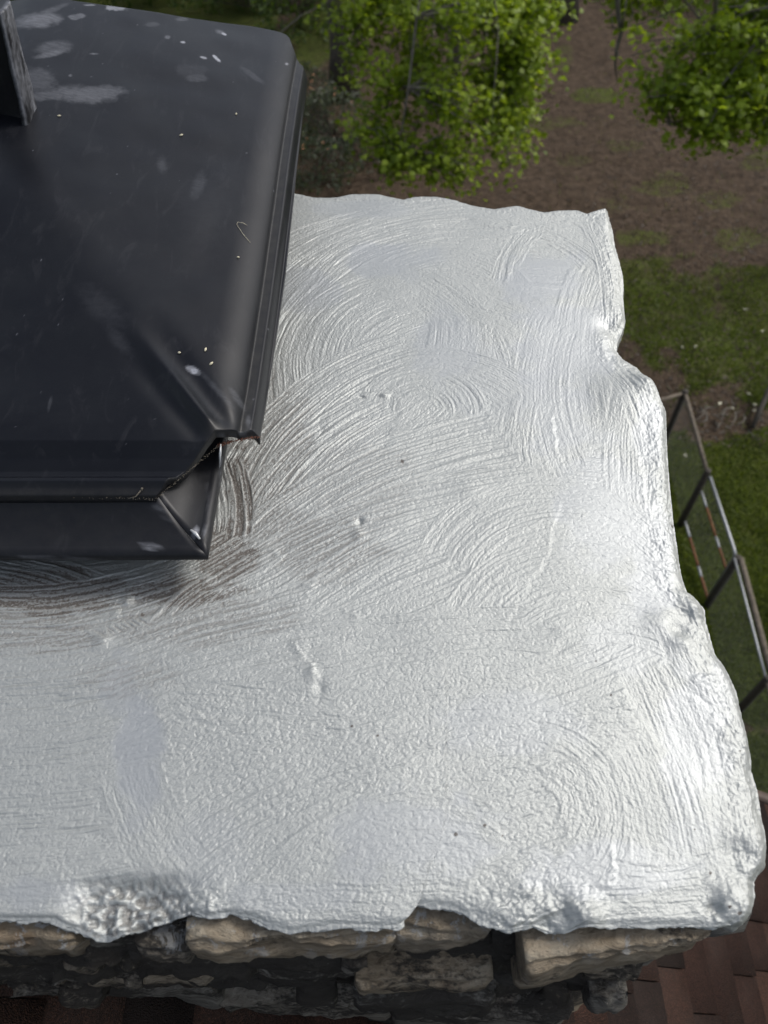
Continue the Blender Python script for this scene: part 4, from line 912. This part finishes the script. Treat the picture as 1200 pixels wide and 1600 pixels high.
shrub('evergreen_bush', [(g7.x, g7.y, GZ + 1.0, 1.8, 1.4, 1.2), (g8.x - .6, g8.y, GZ + .7, 1.3, 1., .8), (g7.x + .5, g7.y + 3, GZ + 1.6, 2.5, 1.6, 1.8), (g7.x - 2.6, g7.y + .5, GZ + 1.3, 2.0, 1.4, 1.5), (g7.x - 5.4, g7.y + 1, GZ + 1.5, 2.2, 1.5, 1.7), (g7.x - 8, g7.y + 1, GZ + 1.7, 2.2, 1.5, 1.9)], 22000, .10, 'dark green bush at the far left behind the shaded trunk', DGREEN, 33)
g9 = G(1000, -20); shrub('evergreen_bush', [(g9.x + 2.2, g9.y, GZ + 1.2, 2.4, 1.6, 1.6), (g9.x + 5, g9.y - 2, GZ + 1.0, 2.0, 1.6, 1.4)], 7000, .10, 'dark bush half hidden beneath the right hand maple', DGREEN, 34)

# ------------------------------------------------------------------ fence and gate
ZT = -7.05
T0, T1, T2, T3, T4 = [at(u, v, ZT) for u, v in ((1000,634),(1070,614),(1105,738),(1150,874),(1199,1062))]
T5 = T4 + (T4 - T3) * 1.2; T00 = T0 + (T0 - T1) * 2
dn = lambda p, z=GZ - .05: Vector((p.x, p.y, z))
fence = thing('wire_fence', dn(T1), 'low wire mesh fence with weathered wooden posts and rails crossing the grass', 'fence')
def post(p, r=.05, up=.06, mat=WOOD, par=fence, nm='post'):
    mb = MB(); mb.tube([dn(p), p.lerp(dn(p), .5), p + Vector((0, 0, up - .01)), p + Vector((0, 0, up))], [r * 1.1, r * 1.03, r, r * .8], 9); return mb.build(nm, mat, par)
for p in (T00, T1, T2, T3 + Vector((.02, 0, 0)), T4, T5): post(p, .045, .05, DARKWOOD)
def bar(a_, b_, r, mat, par, nm, seg=8, sag=0): mb = MB(); mb.tube([a_, a_.lerp(b_, .35) + Vector((0, 0, sag)), a_.lerp(b_, .7) + Vector((0, 0, sag)), b_], r, seg); return mb.build(nm, mat, par)
bar(T00, T1, .026, WOOD, fence, 'rail'); bar(T1, T2, .032, WOOD, fence, 'rail')
bar(T3 + Vector((.05, 0, .02)), T4 + Vector((.05, 0, .02)), .036, WOOD, fence, 'rail'); bar(T4, T5, .034, WOOD, fence, 'rail')
bar(T3 + Vector((-.03, 0, .03)), T4 + Vector((-.03, 0, .03)), .016, GALV, fence, 'pipe')
def wires(a_, b_, z0, z1, par):
    mb = MB(); L = (b_ - a_).length; Hh = z1 - z0; st_ = .06; n = int((L + Hh) / st_) + 1
    P2 = lambda s, h_: Vector((a_.x + (b_.x - a_.x) * s / L, a_.y + (b_.y - a_.y) * s / L, z0 + h_))
    for i in range(n):
        s0_ = i * st_ - Hh
        for sgn in (1, -1):
            pts = []
            lo, hi = max(0, -s0_), min(Hh, L - s0_)
            if hi - lo < .02: continue
            p0, p1 = ((s0_ + lo, lo), (s0_ + hi, hi))
            if sgn < 0: p0 = (p0[0], Hh - p0[1]); p1 = (p1[0], Hh - p1[1])
            mb.tube([P2(*p0), P2(*p1)], .0013, 3, cap=False)
    return mb.build('wire_mesh', WIRE, par)
for a_, b_ in ((T00, T1), (T1, T2), (T3, T4), (T4, T5)): wires(a_, b_, GZ + .05, ZT, fence)
gate = thing('metal_gate', dn(T2.lerp(T3, .5)), 'narrow wire mesh gate with a grey pipe frame and rusty lower bars', 'gate')
ga_ = T2.lerp(T3, .06); gb_ = T2.lerp(T3, .97); up = Vector((0, 0, .03))
mb = MB(); q0, q1 = ga_ + up, gb_ + up
mb.tube([q0 - Vector((0, 0, .06)), q0.lerp(q1, .02), q0.lerp(q1, .5), q0.lerp(q1, .93), q0.lerp(q1, .985) - Vector((0, 0, .015)), q1 - Vector((0, 0, .08)), q1 - Vector((0, 0, 1.0))], .021, 10)
mb.build('frame', GALV, gate)
for z_, r_ in ((ZT - .30, .016), (ZT - 1.0, .018)):
    A_, B_ = Vector((ga_.x, ga_.y, z_)), Vector((gb_.x, gb_.y, z_)); bar(A_, A_.lerp(B_, .22), r_ * 1.1, GALV, gate, 'bar'); bar(A_.lerp(B_, .22), A_.lerp(B_, .60), r_, RUST, gate, 'bar'); bar(A_.lerp(B_, .60), A_.lerp(B_, .74), r_ * 1.1, GALV, gate, 'bar'); bar(A_.lerp(B_, .74), B_, r_, RUST, gate, 'bar')
wires(ga_, gb_, GZ + .1, ZT, gate)
lg = thing('log', G(1185, 660), 'slim dark fallen log lying in the brush beyond the fence', 'log'); mb = MB(); mb.tube([G(1176, 668, GZ + .08), G(1190, 635, GZ + .2), G(1206, 600, GZ + .35), G(1222, 575, GZ + .45)], [.035, .045, .045, .04], 8); mb.build('log', DARKWOOD, lg)
mb = MB(); rr = random.Random(5)
for _ in range(24):
    u, v = rr.gauss(1130, 30), rr.gauss(655, 16); a_ = rr.uniform(0, 6.28); L = rr.uniform(.1, .45); p = G(u, v, GZ + rr.uniform(.02, .15))
    pts = [p]; 
    for k in range(4): a_ += rr.gauss(0, .4); p = p + Vector((math.cos(a_), math.sin(a_), rr.gauss(0, .15))) * L / 4; pts.append(p)
    mb.tube(pts, [.011, .010, .008, .006, .003], 5)
tag(mb.build('brushwood', GREYBARK), kind='stuff', label='tangle of dead grey twigs on brown earth beside the fence', cat='brushwood')
mb_w = m_plain('pale_petal', (.55, .53, .40), .8, 0, .2, 40, .001)
for kf, (u, v) in enumerate(((1165,483),(1190,517),(1087,541),(1170,615),(1179,632),(1178,640),(1066,542),(1143,637),(1124,630),(1071,711))):
    p = G(u, v, GZ + .06); nr = np.random.default_rng(int(u)); V, TT, k = leaves(p[:] + nr.normal(0, .012, (7, 3)) * np.array([1, 1, .3]), .032, 'oval', seed=int(u))
    o = link('flower', mesh_np('flower', V, None, TT, False), mb_w); tag(o, 'small pale flower head, ' + ('highest of them, in the patchy grass at the far right', 'at the right edge of the picture in the patchy grass', 'in the grass right of the bare brown patch', 'above the brushwood near the grey log', 'beside the grey log, upper of the pair', 'beside the grey log, lower of the pair', 'close to the notch in the crown edge', 'on top of the brushwood, right hand one', 'on top of the brushwood, left hand one', 'inside the fence close to its wooden rail')[kf], 'flower', 'pale flowers scattered in the yard')

# far woods all round the yard: one mass that closes the horizon
nr = np.random.default_rng(77); nw = 46000
th_ = nr.uniform(0, 2 * math.pi, nw); ra = 44 + 9 * nr.random(nw) + 3 * np.sin(th_ * 7); hh = nr.random(nw) ** .8 * (15 + 4 * np.sin(th_ * 11) + 3 * np.sin(th_ * 23 + 1))
P_ = np.stack([ra * np.cos(th_), 6 + ra * np.sin(th_), GZ + hh], 1); P_ = P_[n3(P_, 2.4, 50) > -.35]
V, TT, k = leaves(P_, .85, 'oval', seed=78); me = mesh_np('woods', V, None, TT, False); attr(me, 'tone', np.repeat(np.clip(nr.normal(.4, .2, len(P_)) + .3 * n3(P_, 3, 51), 0, 1), k))
tag(link('woods', me, DGREEN), kind='stuff', label='far dark green woods that close off the yard', cat='woods')
